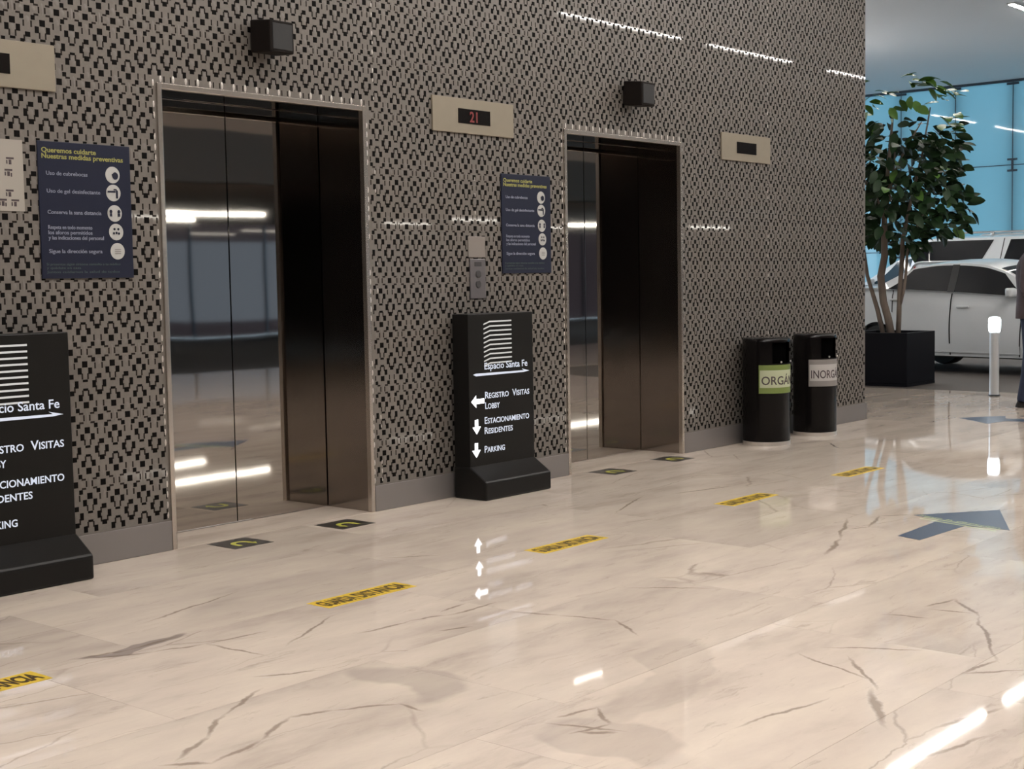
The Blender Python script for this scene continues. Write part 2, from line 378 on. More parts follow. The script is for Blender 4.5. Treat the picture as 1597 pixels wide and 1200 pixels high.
dr = struct(MB().box((XE,-6.2,-.25), (XR,YF+26,-.004)).obj('driveway', MT['drive']))
dr['label'] = 'dark paved driveway beyond the marble floor'
struct(MB().box((XL,YBACK,-.2), (XO,YB,-.004)).obj('floor_opposite', MT['carpet']))

# ------------------------------------------------------------------ setting: mosaic wall with two lift openings
DOORS = [(4.003, 5.342), (7.063, 8.403)]
HO, DEP = 2.2, .36
wm = MB()
xs = [XL, DOORS[0][0], DOORS[0][1], DOORS[1][0], DOORS[1][1], 11.24]
for i in range(0, 6, 2): wm.box((xs[i],0,0), (xs[i+1],.42,H))
for a, b_ in DOORS: wm.box((a,0,HO), (b_,.42,H))
for a, b_ in DOORS: wm.box((a,.40,0), (b_,.42,HO))
wm.box((XL,.42,0), (11.24,6.0,H))
wall = struct(wm.obj('wall_front', MT['wallbase']))
# mosaic pattern: four motifs per repeat (square, side, bar, small, stroke) and silver beads
CX, CZ = .143, .2975
OX, OZ = 3.714, .879
MOT = [
 (0, 0, [('s',0,.032),('t',-.0268,.002),('t',.0268,.002),('b',0,-.042),('k',-.0145,-.022),('k',.0145,-.022)]),
 (.0715, -.059, [('m',0,.037),('t2',-.0268,.001),('t2',.0268,.001),('m',0,-.037),('k',-.0165,.020),('k',-.0165,-.021),('k',.0165,-.021)]),
 (0, -.118, [('b',0,.036),('t',-.0268,0),('t',.0268,0),('s',0,-.034),('k',-.0145,.020),('k',.0145,.020)]),
 (.0715, -.210, [('s',0,0),('q',-.0268,.035),('q',.0268,.035),('q',-.0268,-.035),('q',.0268,-.035),('h',-.043,.021),('h',.043,.021),('h',-.043,-.021),('h',.043,-.021),('k',-.0565,.0),('k',.0565,.0),('k',-.0185,.063),('k',.0185,.063),('k',-.0185,-.063),('k',.0185,-.063)]),
]
SIZ = dict(s=(.0275,.028), m=(.0255,.022), t=(.0205,.029), t2=(.0190,.033), q=(.0195,.020), b=(.026,.011), h=(.022,.0085), k=(.0080,.027))
BIG = {'s','m','t','t2'}
OBST = [(d[0]-.004, d[1]+.004, 0, HO+.004) for d in DOORS]
def free(x, z, w_, h_):
    if z-h_/2 < .150 or z+h_/2 > H-.01 or x+w_/2 > 11.235: return False
    return all(not (x+w_/2 > o[0] and x-w_/2 < o[1] and z-h_/2 < o[3] and z+h_/2 > o[2]) for o in OBST)
big = []; rest = MB(); beads = MB(); brown = MB()
def tess(mb, x, z, w_, h_, d=.0016):
    a, c = w_/2, h_/2; e = .0012
    mb.add([(x-a,0,z-c),(x+a,0,z-c),(x+a,0,z+c),(x-a,0,z+c),(x-a+e,-d,z-c+e),(x+a-e,-d,z-c+e),(x+a-e,-d,z+c-e),(x-a+e,-d,z+c-e)],
           [(4,5,6,7),(0,1,5,4),(1,2,6,5),(2,3,7,6),(3,0,4,7)])
def bead(mb, x, z, a, c, d=.004, n=8):
    d *= .5
    vs = [(x+a*math.cos(2*PI*i/n), -.0002, z+c*math.sin(2*PI*i/n)) for i in range(n)]
    vs += [(x+.62*a*math.cos(2*PI*i/n), -d*.8, z+.62*c*math.sin(2*PI*i/n)) for i in range(n)]+[(x,-d,z)]
    fs = [(i,(i+1)%n,n+(i+1)%n,n+i) for i in range(n)]+[(n+i,n+(i+1)%n,2*n) for i in range(n)]
    mb.add(vs, fs)
rr = random.Random(3)
for i in range(-10, 54):
    for j in range(-4, 17):
        for mi, (mx, mz, els) in enumerate(MOT):
            cx, cz = OX+i*CX+mx, OZ+j*CZ+mz
            if cx < 2.35 or cx > 11.3 or cz > H+.05: continue
            for ty, dx, dz in els:
                w_, h_ = SIZ[ty]
                x, z = cx+dx, cz+dz
                if not free(x, z, w_, h_): continue
                if ty in BIG: big.append((ty, x, z))
                elif ty in ('q','b'): tess(rest, x, z, w_, h_)
                else: tess(brown, x, z, w_, h_, .001)
            if mi < 3 and free(cx, cz-.004, .03, .05): bead(beads, cx, cz-.004+(.006 if mi == 2 else 0), .0125, .021)
            if mi == 3:
                for sx in (-.0715, .0715):
                    if sx > 0 and free(cx+sx, cz, .012, .06): bead(beads, cx+sx, cz+.003, .0065, .030, .005)
                for sx in (-.029, .029):
                    if free(cx+sx, cz, .02, .02): bead(beads, cx+sx, cz, .011, .014, .003)
                if free(cx, cz+.045, .02, .03): bead(beads, cx, cz+.044, .0105, .015, .003)
                if free(cx, cz-.045, .02, .03): bead(beads, cx, cz-.044, .0105, .015, .003)
def seen_size(t):
    u, v, d = proj((t[1],0,t[2]))
    if 0 < u < 1597 and 0 < v < 1200: return -SIZ[t[0]][0]*SIZ[t[0]][1]/d/d
    return 0
COVERED = [(2.76,3.475,2.10,2.30),(3.37,3.845,1.295,1.895),(2.85,3.31,1.58,1.895),(2.6,3.42,0,1.10)]
def hidden(t): return any(c[0] < t[1] < c[1] and c[2] < t[2] < c[3] for c in COVERED)
big.sort(key=lambda t: (hidden(t), seen_size(t)))
shared = {}
for ty in BIG:
    m_ = MB(); tess(m_, 0, 0, *SIZ[ty]); shared[ty] = m_.mesh('mosaic_tile', MT['black'], recalc=False)
for ty, x, z in big[:300]:
    o = bpy.data.objects.new('mosaic_tile', shared[ty]); COL.objects.link(o); o.parent = wall; o.location = (x,0,z)
for ty, x, z in big[300:]: tess(rest, x, z, *SIZ[ty])
o = rest.obj('black_tesserae', MT['black'], wall, recalc=False); o['kind'] = 'stuff'
o = brown.obj('brown_tesserae', MT['brown'], wall, recalc=False); o['kind'] = 'stuff'
o = beads.obj('silver_tesserae', MT['silver'], wall, smooth=True, recalc=False); o['kind'] = 'stuff'
# polished tesserae along the openings and sheet joints
gl = MB()
for a, b_ in DOORS:
    z = .17
    while z < HO+.0:
        for x in (a-.013, b_+.013):
            if rr.random() < .8: bead(gl, x, z, .0055, .017, .006, 6)
        z += .0495
    x = a
    while x < b_:
        bead(gl, x+.03, HO+.022, .0075, .019, .006, 6)
        x += .0715
for xj in (3.12, 5.41, 6.22, 9.60):
    z = .17
    while z < 4.6:
        if rr.random() < .35 and free(xj, z, .01, .02): bead(gl, xj, z, .0045, .014, .0055, 6)
        z += .0495
o = gl.obj('polished_tesserae', MT['glint'], wall, smooth=True, recalc=False); o['kind'] = 'stuff'

# baseboard: brushed metal plates
def baseboard(nm, x0, x1, joints):
    b = struct(MB().box((x0,-.006,0.0), (x1,0,.140)).obj(nm, MT['grout']))
    js = [x0]+joints+[x1]
    for p, q in zip(js[:-1], js[1:]):
        MB().box((p+.001,-.013,.001), (q-.001,-.006,.142)).obj('baseboard_panel', MT['base'], b, bevel=.0015)
baseboard('baseboard_left', XL, DOORS[0][0]-.002, [.94,2.28])
baseboard('baseboard_middle', DOORS[0][1]+.002, DOORS[1][0]-.002, [6.2])
baseboard('baseboard_right', DOORS[1][1]+.002, 11.24, [9.8])
struct(MB().box((11.24,-.013,0), (11.253,6.0,.142)).obj('baseboard_side', MT['base']))

# lift doors
for n_, (a, b_) in enumerate(DOORS, 1):
    d = thing('door_%d' % n_, '', '')
    del d['label']; del d['category']
    struct(d, ['brushed steel lift door between the two black floor signs', 'brushed steel lift door right of the second black floor sign'][n_-1])
    d.location = ((a+b_)/2, 0, 0)
    hw = (b_-a)/2; T = .026
    MB().box((-hw,-.012,0), (-hw+T,.02,HO)).obj('frame_side', MT['trim'], d, bevel=.002)
    MB().box((hw-T,-.012,0), (hw,.02,HO)).obj('frame_side', MT['trim'], d, bevel=.002)
    MB().box((-hw+T,-.012,HO-T), (hw-T,.02,HO)).obj('frame_head', MT['trim'], d, bevel=.002)
    MB().box((-hw,.02,0), (-hw+.012,DEP+.02,HO)).obj('jamb_lining', MT['jamb'], d)
    MB().box((hw-.012,.02,0), (hw,DEP+.02,HO)).obj('jamb_lining', MT['jamb'], d)
    MB().box((-hw+.012,.02,HO-.012), (hw-.012,DEP+.02,HO)).obj('head_lining', MT['steel'], d)
    c = .015
    MB().box((-hw+.016,DEP,.004), (c-.0025,DEP+.03,HO-.014)).obj('door_leaf', MT['steel'], d, bevel=.002)
    MB().box((c+.0025,DEP,.004), (hw-.016,DEP+.03,HO-.014)).obj('door_leaf', MT['steel'], d, bevel=.002)
    MB().box((-hw+.012,.0,-.001), (hw-.012,DEP+.0,.0006)).obj('threshold', MT['marble'], d)

# ceiling, far walls
cl = struct(MB().box((XL,YB,H), (XR,YF,H+.2)).obj('ceiling', MT['ceil']))
struct(MB().box((XL,YBACK,2.76), (XO,YB-.3,3.1)).obj('ceiling_opposite', MT['upper']))
struct(MB().box((XL,YB-.3,2.76), (XO,YB,3.5)).obj('beam_opposite', MT['fascia']))
struct(MB().box((XL,YB-.3,3.5), (XO,YB,H)).obj('wall_opposite', MT['upper']))
struct(MB().box((11.04,6.0,0), (11.24,YF+.2,H)).obj('wall_side', MT['upper']))  # unseen wall added to keep stray sky light off the cars
struct(MB().box((XL-.2,YBACK,0), (XL,6.0,H)).obj('wall_left', MT['dark']))
ws = MB(); ws.box((11.24,YF,0), (15.2,YF+.2,H)); ws.box((27.4,YF,0), (XR,YF+.2,H)); ws.box((15.2,YF,4.2), (27.4,YF+.2,H))
struct(ws.obj('wall_far_side', MT['upper']))     # the driveway leaves through an open bay in this wall
struct(MB().box((XR,YB,0), (XR+.2,-7.0,H)).obj('wall_right', MT['fascia']))
struct(MB().box((XO,YBACK,0), (XO+.2,YB,H)).obj('wall_opposite_end', MT['fascia']))
# window at the back of the low area: bluish panes
w2 = bpy.data.objects.new('window_2', None); COL.objects.link(w2); struct(w2)
struct(MB().box((XL,YBACK-.2,0), (10.0,YBACK,2.76)).obj('wall_back', MT['dark']))
x = 10.0
while x < XO-.1:
    MB().box((x+.012,YBACK-.02,0), (min(x+2.25,XO)-.012,YBACK,2.76)).obj('glass_pane', MT['panedim'], w2)
    MB().box((x-.03,YBACK-.05,0), (x+.03,YBACK+.04,2.76)).obj('mullion', MT['fitting'], w2)
    x += 2.25

# window_1: frosted blue glass wall behind the cars, held by spider fittings
w1 = bpy.data.objects.new('window_1', None); COL.objects.link(w1); struct(w1)
PW = 1.178; ys0 = 5.106
ROWS = [0, 1.70, 3.37, H-.02]
ypos = [ys0+PW*i for i in range(-10, 8)]
vert = MB()
for yv in ypos:
    for r_ in range(3):
        MB().box((XG,yv+.008,ROWS[r_]+.008), (XG+.015,yv+PW-.008,ROWS[r_+1]-.008)).obj('glass_pane', MT['pane'], w1)
    MB().box((XG+.03,yv-.012,0), (XG+.22,yv+.012,H)).obj('glass_fin', MT['fitting'], w1)
    MB().box((XG+.001,yv-.008,0), (XG+.016,yv+.008,H)).obj('pane_joint', MT['fitting'], w1)
    for zz in ROWS[1:]:
        f_ = MB()
        zc = zz-.05 if zz > 5 else zz
        if zz > 5: f_.box((XG-.03,yv-.12,zc-.035), (XG,yv+.12,zc+.01))
        else:
            for dz in (-.11,.11):
                f_.box((XG-.03,yv-.10,zc+dz-.02), (XG,yv+.10,zc+dz+.02))
            f_.box((XG-.025,yv-.02,zc-.11), (XG,yv+.02,zc+.11))
        f_.obj('spider_fitting', MT['fitting'], w1, bevel=.004, seg=1)
MB().box((XG-.01,ypos[0],H-.05), (XG+.03,YF,H)).obj('head_channel', MT['fitting'], w1)
MB().box((XG+.001,ypos[0],3.362), (XG+.016,YF,3.378)).obj('pane_joint', MT['fitting'], w1)
MB().box((XG+.001,ypos[0],1.692), (XG+.016,YF,1.708)).obj('pane_joint', MT['fitting'], w1)

# ------------------------------------------------------------------ ceiling light strips
def strip(x0, x1, y, z, lab, grp, mat='led', w_=.075, dp=.0055):
    t = thing('linear_ceiling_light', lab, 'light', ((x0+x1)/2, y, z), group=grp)
    hl = (x1-x0)/2
    MB().box((-hl-.02,-w_/2-.02,-.018), (hl+.02,w_/2+.02,0)).obj('light_housing', MT['housing'], t)
    MB().box((-hl,-w_/2,-.0185-dp), (hl,w_/2,-.0185)).obj('diffuser', MT[mat], t)
    return t
GRP = 'linear ceiling lights'
strip(20.1, 23.2, 2.14, H, 'slim white strip light on grey ceiling, above the white cars', GRP)
for a, lb in ((16.25,'over the planter, mirrored at the lower right of the marble'), (24.0,'nearest the blue glass, beyond the visible one')): strip(a, a+3.05, 2.14, H, 'slim white strip light '+lb, 'driveway row of ceiling lights')
for a, b_, lb in ((16.0,19.1,'left and longest'),(19.9,22.6,'middle'),(24.0,26.9,'right')): strip(a, b_, -7.05, H, 'slim strip light mirrored as the %s bright streak high on the mosaic wall' % lb, 'lobby row of ceiling lights', 'led', .045)
ORD = ['first', 'second', 'third', 'fourth', 'fifth']
for yy, rw in ((-2.9,'row nearest the lifts'), (-4.8,'row over the camera')):  # unseen rows added to brighten the lobby floor
    for i, a in enumerate((-3.4, 0.5, 4.4, 8.3, 12.2)):
        strip(a, a+3.1, yy, H, 'added unseen wide ceiling strip light, %s from the left wall in the %s' % (ORD[i], rw), 'added unseen rows of ceiling lights', 'ledfill', .11)
for i, a in enumerate((13.0, 16.9, 20.8)): strip(a, a+2.6, 8.8, H, 'slim white strip light mirrored in the blue glass, %s from the mosaic wall' % ORD[i], 'ceiling lights mirrored in the blue glass')
for i, a in enumerate((12.6, 15.9, 19.2)):  # out-of-view pendants added, their uplight brightens the ceiling
    t = thing('fill_pendant_light', 'added unseen bar light over the parked cars, %s from the mosaic wall' % ORD[i], 'light', (a+1.3, 6.7, 3.7), group='added pendant lights over the parked cars')
    MB().box((-1.3,-.04,-.02), (1.3,.04,.03)).obj('light_housing', MT['housing'], t)
    MB().box((-1.28,-.035,-.026), (1.28,.035,-.0205)).obj('lower_diffuser', MT['led'], t)
    MB().box((-1.28,-.035,.0305), (1.28,.035,.036)).obj('upper_diffuser', MT['ledfill'], t)
    for sx in (-1.1, 1.1): MB().tube([(sx,.055,.0),(sx,.055,H-3.7)], .004, 6).obj('suspension_rod', MT['fitting'], t)
for yy, rw in ((-17.3,'upper'), (-19.6,'lower')):
    for a, b_, lb in ((17.0,19.6,'nearer lift door'), (24.8,26.4,'mosaic beside the second blue notice'), (30.0,32.4,'farther lift door'), (35.0,37.2,'mosaic right of the farther lift')): strip(a, b_, yy, 2.76, 'low strip light mirrored as %s line in the %s' % (rw, lb), 'low rows of strip lights', 'ledlow', .05, .045)

# ------------------------------------------------------------------ floor indicators
def indicator(x0, x1, lab, digits=None):
    t = thing('floor_indicator', lab, 'display', ((x0+x1)/2, 0, 2.208), group='lift floor indicators')
    hw = (x1-x0)/2
    MB().box((-hw,-.014,-.1), (hw,0,.1)).obj('metal_plate', MT['plate'], t, bevel=.003)
    MB().box((-.142,-.0165,-.043), (.136,-.0135,.041)).obj('display_screen', MT['screen'], t)
    if digits: text('red_digits', digits, .085, MT['red'], t, (-.045,-.0168,-.033), width=.068, up=.062, bold=.002)
    return t
indicator(2.768, 3.474, 'beige metal floor indicator cut by the photo edge, above the blue notice')
indicator(5.861, 6.569, 'beige metal floor indicator with red lit digit, between the two lifts', '21')
indicator(8.922, 9.619, 'beige metal floor indicator with unlit dark screen, above the trash bins')

# wall boxes above the doors
for xc, lab in ((4.635,'dark brown box spotlight above the nearer lift door'), (7.765,'dark brown box spotlight above the farther lift door')):
    t = thing('wall_spotlight', lab, 'wall light', (xc, 0, 2.47), group='box spotlights over the lift doors')
    MB().box((-.05,-.03,-.06), (.05,0,.06)).obj('wall_bracket', MT['lampbox'], t, bevel=.004)
    b = MB()
    b.add([(-.085,-.028,-.075),(.085,-.028,-.075),(.085,-.028,.085),(-.085,-.028,.085),(-.075,-.17,-.085),(.075,-.17,-.085),(.075,-.17,.07),(-.075,-.17,.07)],
          [(0,1,2,3),(4,5,6,7),(0,1,5,4),(1,2,6,5),(2,3,7,6),(3,0,4,7)])
    b.obj('lamp_body', MT['lampbox'], t, bevel=.008)
    MB().box((-.062,-.174,-.07), (.062,-.169,.056)).obj('front_grille', MT['blackplastic'], t, bevel=.003)

# ------------------------------------------------------------------ blue notices
def notice(x0, lab):
    t = thing('safety_notice', lab, 'notice', (x0, 0, 1.296), group='blue safety notices')
    W_, H_ = .468, .598
    MB().box((0,-.009,0), (W_,0,H_)).obj('board', MT['navy'], t, bevel=.002)
    yv = -.0095
    text('yellow_heading', 'Queremos cuidarte', .03, MT['yellowtxt'], t, (.018,yv,.550), width=.272, bold=.0006)
    text('yellow_heading', 'Nuestras medidas preventivas', .03, MT['yellowtxt'], t, (.018,yv,.524), width=.412, bold=.0006)
    for s, z, wd in (('Uso de cubrebocas',.452,.206),('Uso de gel desinfectante',.375,.268),('Conserva la sana distancia',.283,.27),
                     ('Respeta en todo momento',.217,.22),('los aforos permitidos',.194,.22),('y las indicaciones del personal',.171,.278),('Sigue la dirección segura',.112,.268)):
        text('notice_line', s, .024, MT['greytxt'], t, (.037,yv,z), width=wd, bold=.0002)
    for s, z, wd in (('Si presentas algún síntoma consulta a tu médico',.058,.375),('y quédate en casa',.042,.17),('Juntos cuidamos la salud de todos',.024,.37)):
        text('footer_line', s, .015, MT['dimtxt'], t, (.022,yv,z), width=wd)
    for i, (cx, cz) in enumerate(((.372,.465),(.373,.384),(.376,.292),(.380,.208),(.384,.121))):
        ic = MB().lathe([(.0375,0),(.0375,.002)], 24, axis='y').obj('icon_disc', MT['iconw'], t, loc=(cx,-.0112,cz), smooth=False)
        m_ = MB(); yb = -.0022
        def disc(x, z, r, r2=None): m_.add([(x+r*math.cos(2*PI*k_/10), yb, z+(r2 or r)*math.sin(2*PI*k_/10)) for k_ in range(10)], [tuple(range(10))])
        def rect(x0_, z0, x1_, z1): m_.add([(x0_,yb,z0),(x1_,yb,z0),(x1_,yb,z1),(x0_,yb,z1)], [(0,1,2,3)])
        if i == 0: disc(.012,-.004,.016,.017); rect(-.006,-.002,.0,.004)
        elif i == 1: rect(-.032,.002,.010,.009); rect(.012,-.024,.022,.012); rect(.0,.012,.016,.018)
        elif i == 2:
            for sx in (-1,1): disc(.021*sx,.008,.008); rect(.021*sx-.006,-.014,.021*sx+.006,.0)
        elif i == 3:
            for dx, dz in ((-.010,.013),(.010,.013),(-.014,-.006),(.0,-.004),(.013,-.007)): disc(dx,dz,.0058)
        else: rect(-.016,.006,.016,.009); rect(-.016,-.003,.016,.0); rect(-.016,-.012,.016,-.009)
        m_.obj('icon_mark', MT['navy'] if i < 4 else MT['greylab'], ic, recalc=False)
notice(3.374, 'dark blue safety notice with white icons, left of the nearer lift')
notice(6.450, 'dark blue safety notice with white icons, between the two lifts')
# white notice at the left edge
t = thing('white_notice', 'white paper notice with dark pictograms at the photo edge', 'notice', (2.86, 0, 1.586))
MB().box((0,-.004,0), (.446,0,.304)).obj('sheet', MT['paper'], t)
for i, (x, z) in enumerate(((.385,.212),(.376,.162),(.378,.075),(.345,.035),(.402,.034),(.22,.20),(.10,.20),(.22,.09),(.10,.09))):
    m_ = MB(); yv = -.0046
    m_.box((x-.018,yv,z+.008), (x+.018,-.0038,z+.016))
    m_.box((x-.006,yv,z-.014), (x+.006,-.0038,z+.006)); m_.box((x-.018,yv,z-.012), (x-.012,-.0038,z+.004))
    if i % 2: m_.box((x+.010,yv,z-.016), (x+.016,-.0038,z))
    m_.obj('pictogram', MT['ink'], t)

# call buttons between the lifts
t = thing('call_button_panel', 'grey metal lift call panel above the black sign', 'call panel', (6.225, 0, 1.15))
MB().box((-.068,-.010,0), (.068,0,.232)).obj('panel_plate', MT['callpanel'], t, bevel=.003)
for z in (.145, .085):
    b = MB().lathe([(.022,0),(.022,.004),(.018,.006)], 20, axis='y').obj('button', MT['button'], t, loc=(0,-.010,z)); b.scale = (1,-1,1)
MB().box((-.03,-.0115,.19), (.03,-.0098,.215)).obj('direction_display', MT['button'], t)
tag(MB().box((6.148,-.006,1.392), (6.297,0,1.514)).obj('label_plate', MT['pinkplate'], bevel=.002), 'small pale metal label plate above the call buttons', 'label')

# ------------------------------------------------------------------ black totem signs
def totem(dx, lab):
    t = thing('totem_sign', lab, 'sign', (5.962+dx, -.04, 0), group='black directory totems')
    W_ = .592
    # base: vertical toe then a slope up to the panel
    prof = [(-.235,.0),(-.235,.103),(-.226,.112),(-.112,.185),(.012,.185),(.012,0)]
    b = MB(); vs = [(0,p[0],p[1]) for p in prof]+[(W_,p[0],p[1]) for p in prof]; n = len(prof)
    b.add(vs, [tuple(range(n)), tuple(range(n,2*n))[::-1]]+[(i,n+i,n+(i+1)%n,(i+1)%n) for i in range(n)])
    b.obj('base', MT['totem'], t, bevel=.010)
    MB().box((.006,-.111,.17), (W_-.004,.010,1.065)).obj('panel', MT['totem'], t, bevel=.004)
    yv = -.1116; X = lambda v: v-5.962
    # stack of logo lines with a folded left end
    for i in range(10):
        z = 1.022-i*.0268
        lg = MB(); h_ = .0085
        lg.add([(X(6.158),yv,z),(X(6.352),yv,z),(X(6.352),yv,z-h_),(X(6.158),yv,z-h_),(X(6.103),yv,z-.024),(X(6.103),yv,z-.024+h_)], [(0,3,2,1),(0,5,4,3)])
        lg.obj('logo_line', MT['litlogo'], t, recalc=False)
    text('sign_title', 'Espacio Santa Fe', .06, MT['lit'], t, (X(6.106),yv,.728), width=.388, up=.052, bold=.0006)
    ar = MB()
    ar.add([(X(6.03),yv,.7215),(X(6.46),yv,.7165),(X(6.44),yv,.728),(X(6.512),yv,.712),(X(6.46),yv,.706),(X(6.03),yv,.706),(X(6.004),yv,.716)], [(0,6,5,1),(1,5,4,3,2)])
    ar.obj('title_underline', MT['lit'], t, recalc=False)
    kw = dict(smallcaps=True, bold=.0007)
    text('sign_line', 'Registro  Visitas', .058, MT['lit'], t, (X(6.106),yv,.571), width=.402, up=.040, **kw)
    text('sign_line', 'Lobby', .058, MT['lit'], t, (X(6.106),yv,.510), width=.128, up=.040, **kw)
    text('sign_line', 'Estacionamiento', .058, MT['lit'], t, (X(6.099),yv,.424), width=.404, up=.040, **kw)
    text('sign_line', 'Residentes', .058, MT['lit'], t, (X(6.097),yv,.365), width=.252, up=.040, **kw)
    text('sign_line', 'Parking', .058, MT['lit'], t, (X(6.094),yv,.256), width=.180, up=.040, **kw)
    def arrow(cx, cz, rot, ln=.058):
        pts = [(-.055,0),(-.012,.036),(-.012,.014),(ln,.014),(ln,-.014),(-.012,-.014),(-.012,-.036)]
        c_, s_ = math.cos(rot), math.sin(rot)
        m_ = MB(); m_.add([(cx+p[0]*c_-p[1]*s_, yv, cz+p[0]*s_+p[1]*c_) for p in pts], [(0,6,1),(2,5,4,3)])
        m_.add([(cx+p[0]*c_-p[1]*s_, yv, cz+p[0]*s_+p[1]*c_) for p in (pts[2],pts[5])]+[(cx-.012*c_,yv,cz-.012*s_)]*1, [])
        m_.obj('sign_arrow', MT['litarrow'], t, recalc=False)
    arrow(X(6.04), .560, 0); arrow(X(6.028), .425, PI/2, .030); arrow(X(6.022), .290, PI/2, .030)
totem(0, 'black lit directory totem standing between the two lift doors')
totem(-3.152, 'black lit directory totem cut off by the left photo edge')

# ------------------------------------------------------------------ trash bins
def trash_bin(x, y, R, h, lab, body, band, fill, word):
    t = thing('trash_bin', lab, 'trash bin', (x, y, 0), group='black cylinder trash bins')
    seg = 48
    MB().lathe([(R+.002,0),(R+.002,.030),(R-.004,.032)], seg).obj('base_ring', MT['chrome'], t, smooth=False)
    # shell with an opening in the upper front
    zs = [.030, .1, .3, .5, h-.185, h-.03, h-.008, h]; rs = [R]*6+[R-.002, R-.010]
    a0, a1 = math.radians(-90-48), math.radians(-90+48)
    b = MB()
    vs = []; n = len(zs)
    for i in range(seg):
        a = -PI/2+2*PI*i/seg
        for r_, z in zip(rs, zs): vs.append((r_*math.cos(a), r_*math.sin(a), z))
    fs = []
    for i in range(seg):
        j = (i+1) % seg
        am = (i+.5)*360/seg; am = am if am < 180 else am-360
        for k_ in range(n-1):
            if k_ == 4 and abs(am) < 48: continue
            fs.append((i*n+k_, j*n+k_, j*n+k_+1, i*n+k_+1))
    fs.append(tuple(i*n+n-1 for i in range(seg)))
    b.add(vs, fs); o = b.obj('shell', MT['bin'], t); smooth_by_angle(o, 50)
    MB().lathe([(R-.03,.04),(R-.03,h-.02)], 32).obj('inner_liner', MT['binhole'], t, smooth=False)
    # wrapped label
    def wrap(z0, z1, hw, rr_, mat, nm):
        m_ = MB(); N = 20
        v_ = []
        for i in range(N+1):
            a = -PI/2-hw+2*hw*i/N
            v_ += [(rr_*math.cos(a), rr_*math.sin(a), z0), (rr_*math.cos(a), rr_*math.sin(a), z1)]
        m_.add(v_, [(2*i,2*i+2,2*i+3,2*i+1) for i in range(N)])
        return m_.obj(nm, mat, t, smooth=True, recalc=False)
    zc = h-.30; hw = math.radians(78)
    wrap(zc-.105, zc+.105, hw, R+.0015, MT[band], 'label_wrap')
    wrap(zc-.062, zc+.066, hw-.05, R+.0022, MT[fill], 'label_panel')
    text('label_word', word, .10, MT['ink'], t, (0,0,zc-.042), rot=(0,0,0), width=2*(hw-.10)*R, up=.080, align='CENTER', bold=.001, bend=R+.0026)
    for sx in (-1, 1):
        kn = MB().lathe([(.007,0),(.008,.004),(.005,.009)], 12, axis='y').obj('label_stud', MT['chrome'], t)
        a = -PI/2+math.radians(22)*sx; kn.location = ((R+.001)*math.cos(a), (R+.001)*math.sin(a), zc+.125); kn.rotation_euler = (0,0,a+PI/2); kn.scale = (1,-1,1)
trash_bin(9.225, -.198, .175, .795, 'black cylinder trash bin with green ORGÁNICO label', 'bin', 'green', 'palegreen', 'ORGÁNICO')
trash_bin(9.975, -.198, .168, .795, 'black cylinder trash bin with grey INORGÁNICO label', 'bin', 'greylab', 'whitelab', 'INORGÁNICO')

# ------------------------------------------------------------------ floor stickers
for x, lab in ((2.19,'yellow distance strip cut by the left photo edge'),(3.872,'yellow distance strip in front of the nearer lift'),(5.205,'yellow distance strip in front of the black totem'),
               (6.845,'yellow distance strip in front of the farther lift'),(8.21,'yellow distance strip farthest from the camera, before the trash bins')):
    t = thing('distance_strip', lab, 'floor sticker', (x, -1.450, 0), group='yellow distance strips')
    MB().box((-.243,-.066,.0), (.243,.066,.0009)).obj('strip', MT['yellow'], t)
    text('strip_word', 'GUARDA', .1, MT['stickertxt'], t, (-.139,-.046,.0012), rot=(0,0,0), width=.178, up=.092, align='CENTER', bold=.0042, thick=.0001)
    text('strip_word', 'DISTANCIA', .1, MT['stickertxt'], t, (.096,-.046,.0012), rot=(0,0,0), width=.266, up=.092, align='CENTER', bold=.0042, thick=.0001)
def square(x, y, lab, flip):
    t = thing('direction_square', lab, 'floor sticker', (x, y, 0), group='dark square floor stickers')
    MB().box((-.118,-.108,0), (.118,.108,.0009)).obj('sticker', MT['darksticker'], t)
    m_ = MB(); z = .0011; k_ = -1 if flip else 1
    # curved arrow print
    N = 10; vs = []
    for i in range(N+1):
        a = math.radians(-30+210*i/N)
        for r_ in (.030,.056): vs.append((r_*math.cos(a)*k_, r_*math.sin(a)-.012, z))
    m_.add(vs, [(2*i,2*i+2,2*i+3,2*i+1) for i in range(N)])
    m_.add([(.026*k_,-.026,z),(.074*k_,-.026,z),(.044*k_,-.072,z)], [(0,1,2)])
    m_.add([(-.056*k_,-.012,z),(-.030*k_,-.012,z),(-.030*k_,-.06,z),(-.056*k_,-.06,z)], [(0,1,2,3)])
    m_.obj('arrow_print', MT['olive'], t, recalc=False)
square(4.307,-.135,'dark square arrow sticker at the left of the nearer lift door', False)
square(4.975,-.160,'dark square arrow sticker at the right of the nearer lift door', True)
square(7.357,-.140,'dark square arrow sticker at the left of the farther lift door', False)
square(8.105,-.105,'dark square arrow sticker at the right of the farther lift door', True)
def big_arrow(pts, lab, words):
    t = thing('floor_arrow', lab, 'floor sticker', (pts[0][0], pts[0][1], 0), group='blue floor arrows')
    ox, oy = pts[0]
    MB().prism([(p[0]-ox, p[1]-oy) for p in pts], 0, .0009).obj('arrow_shape', MT['bluesticker'], t)
    return t, ox, oy
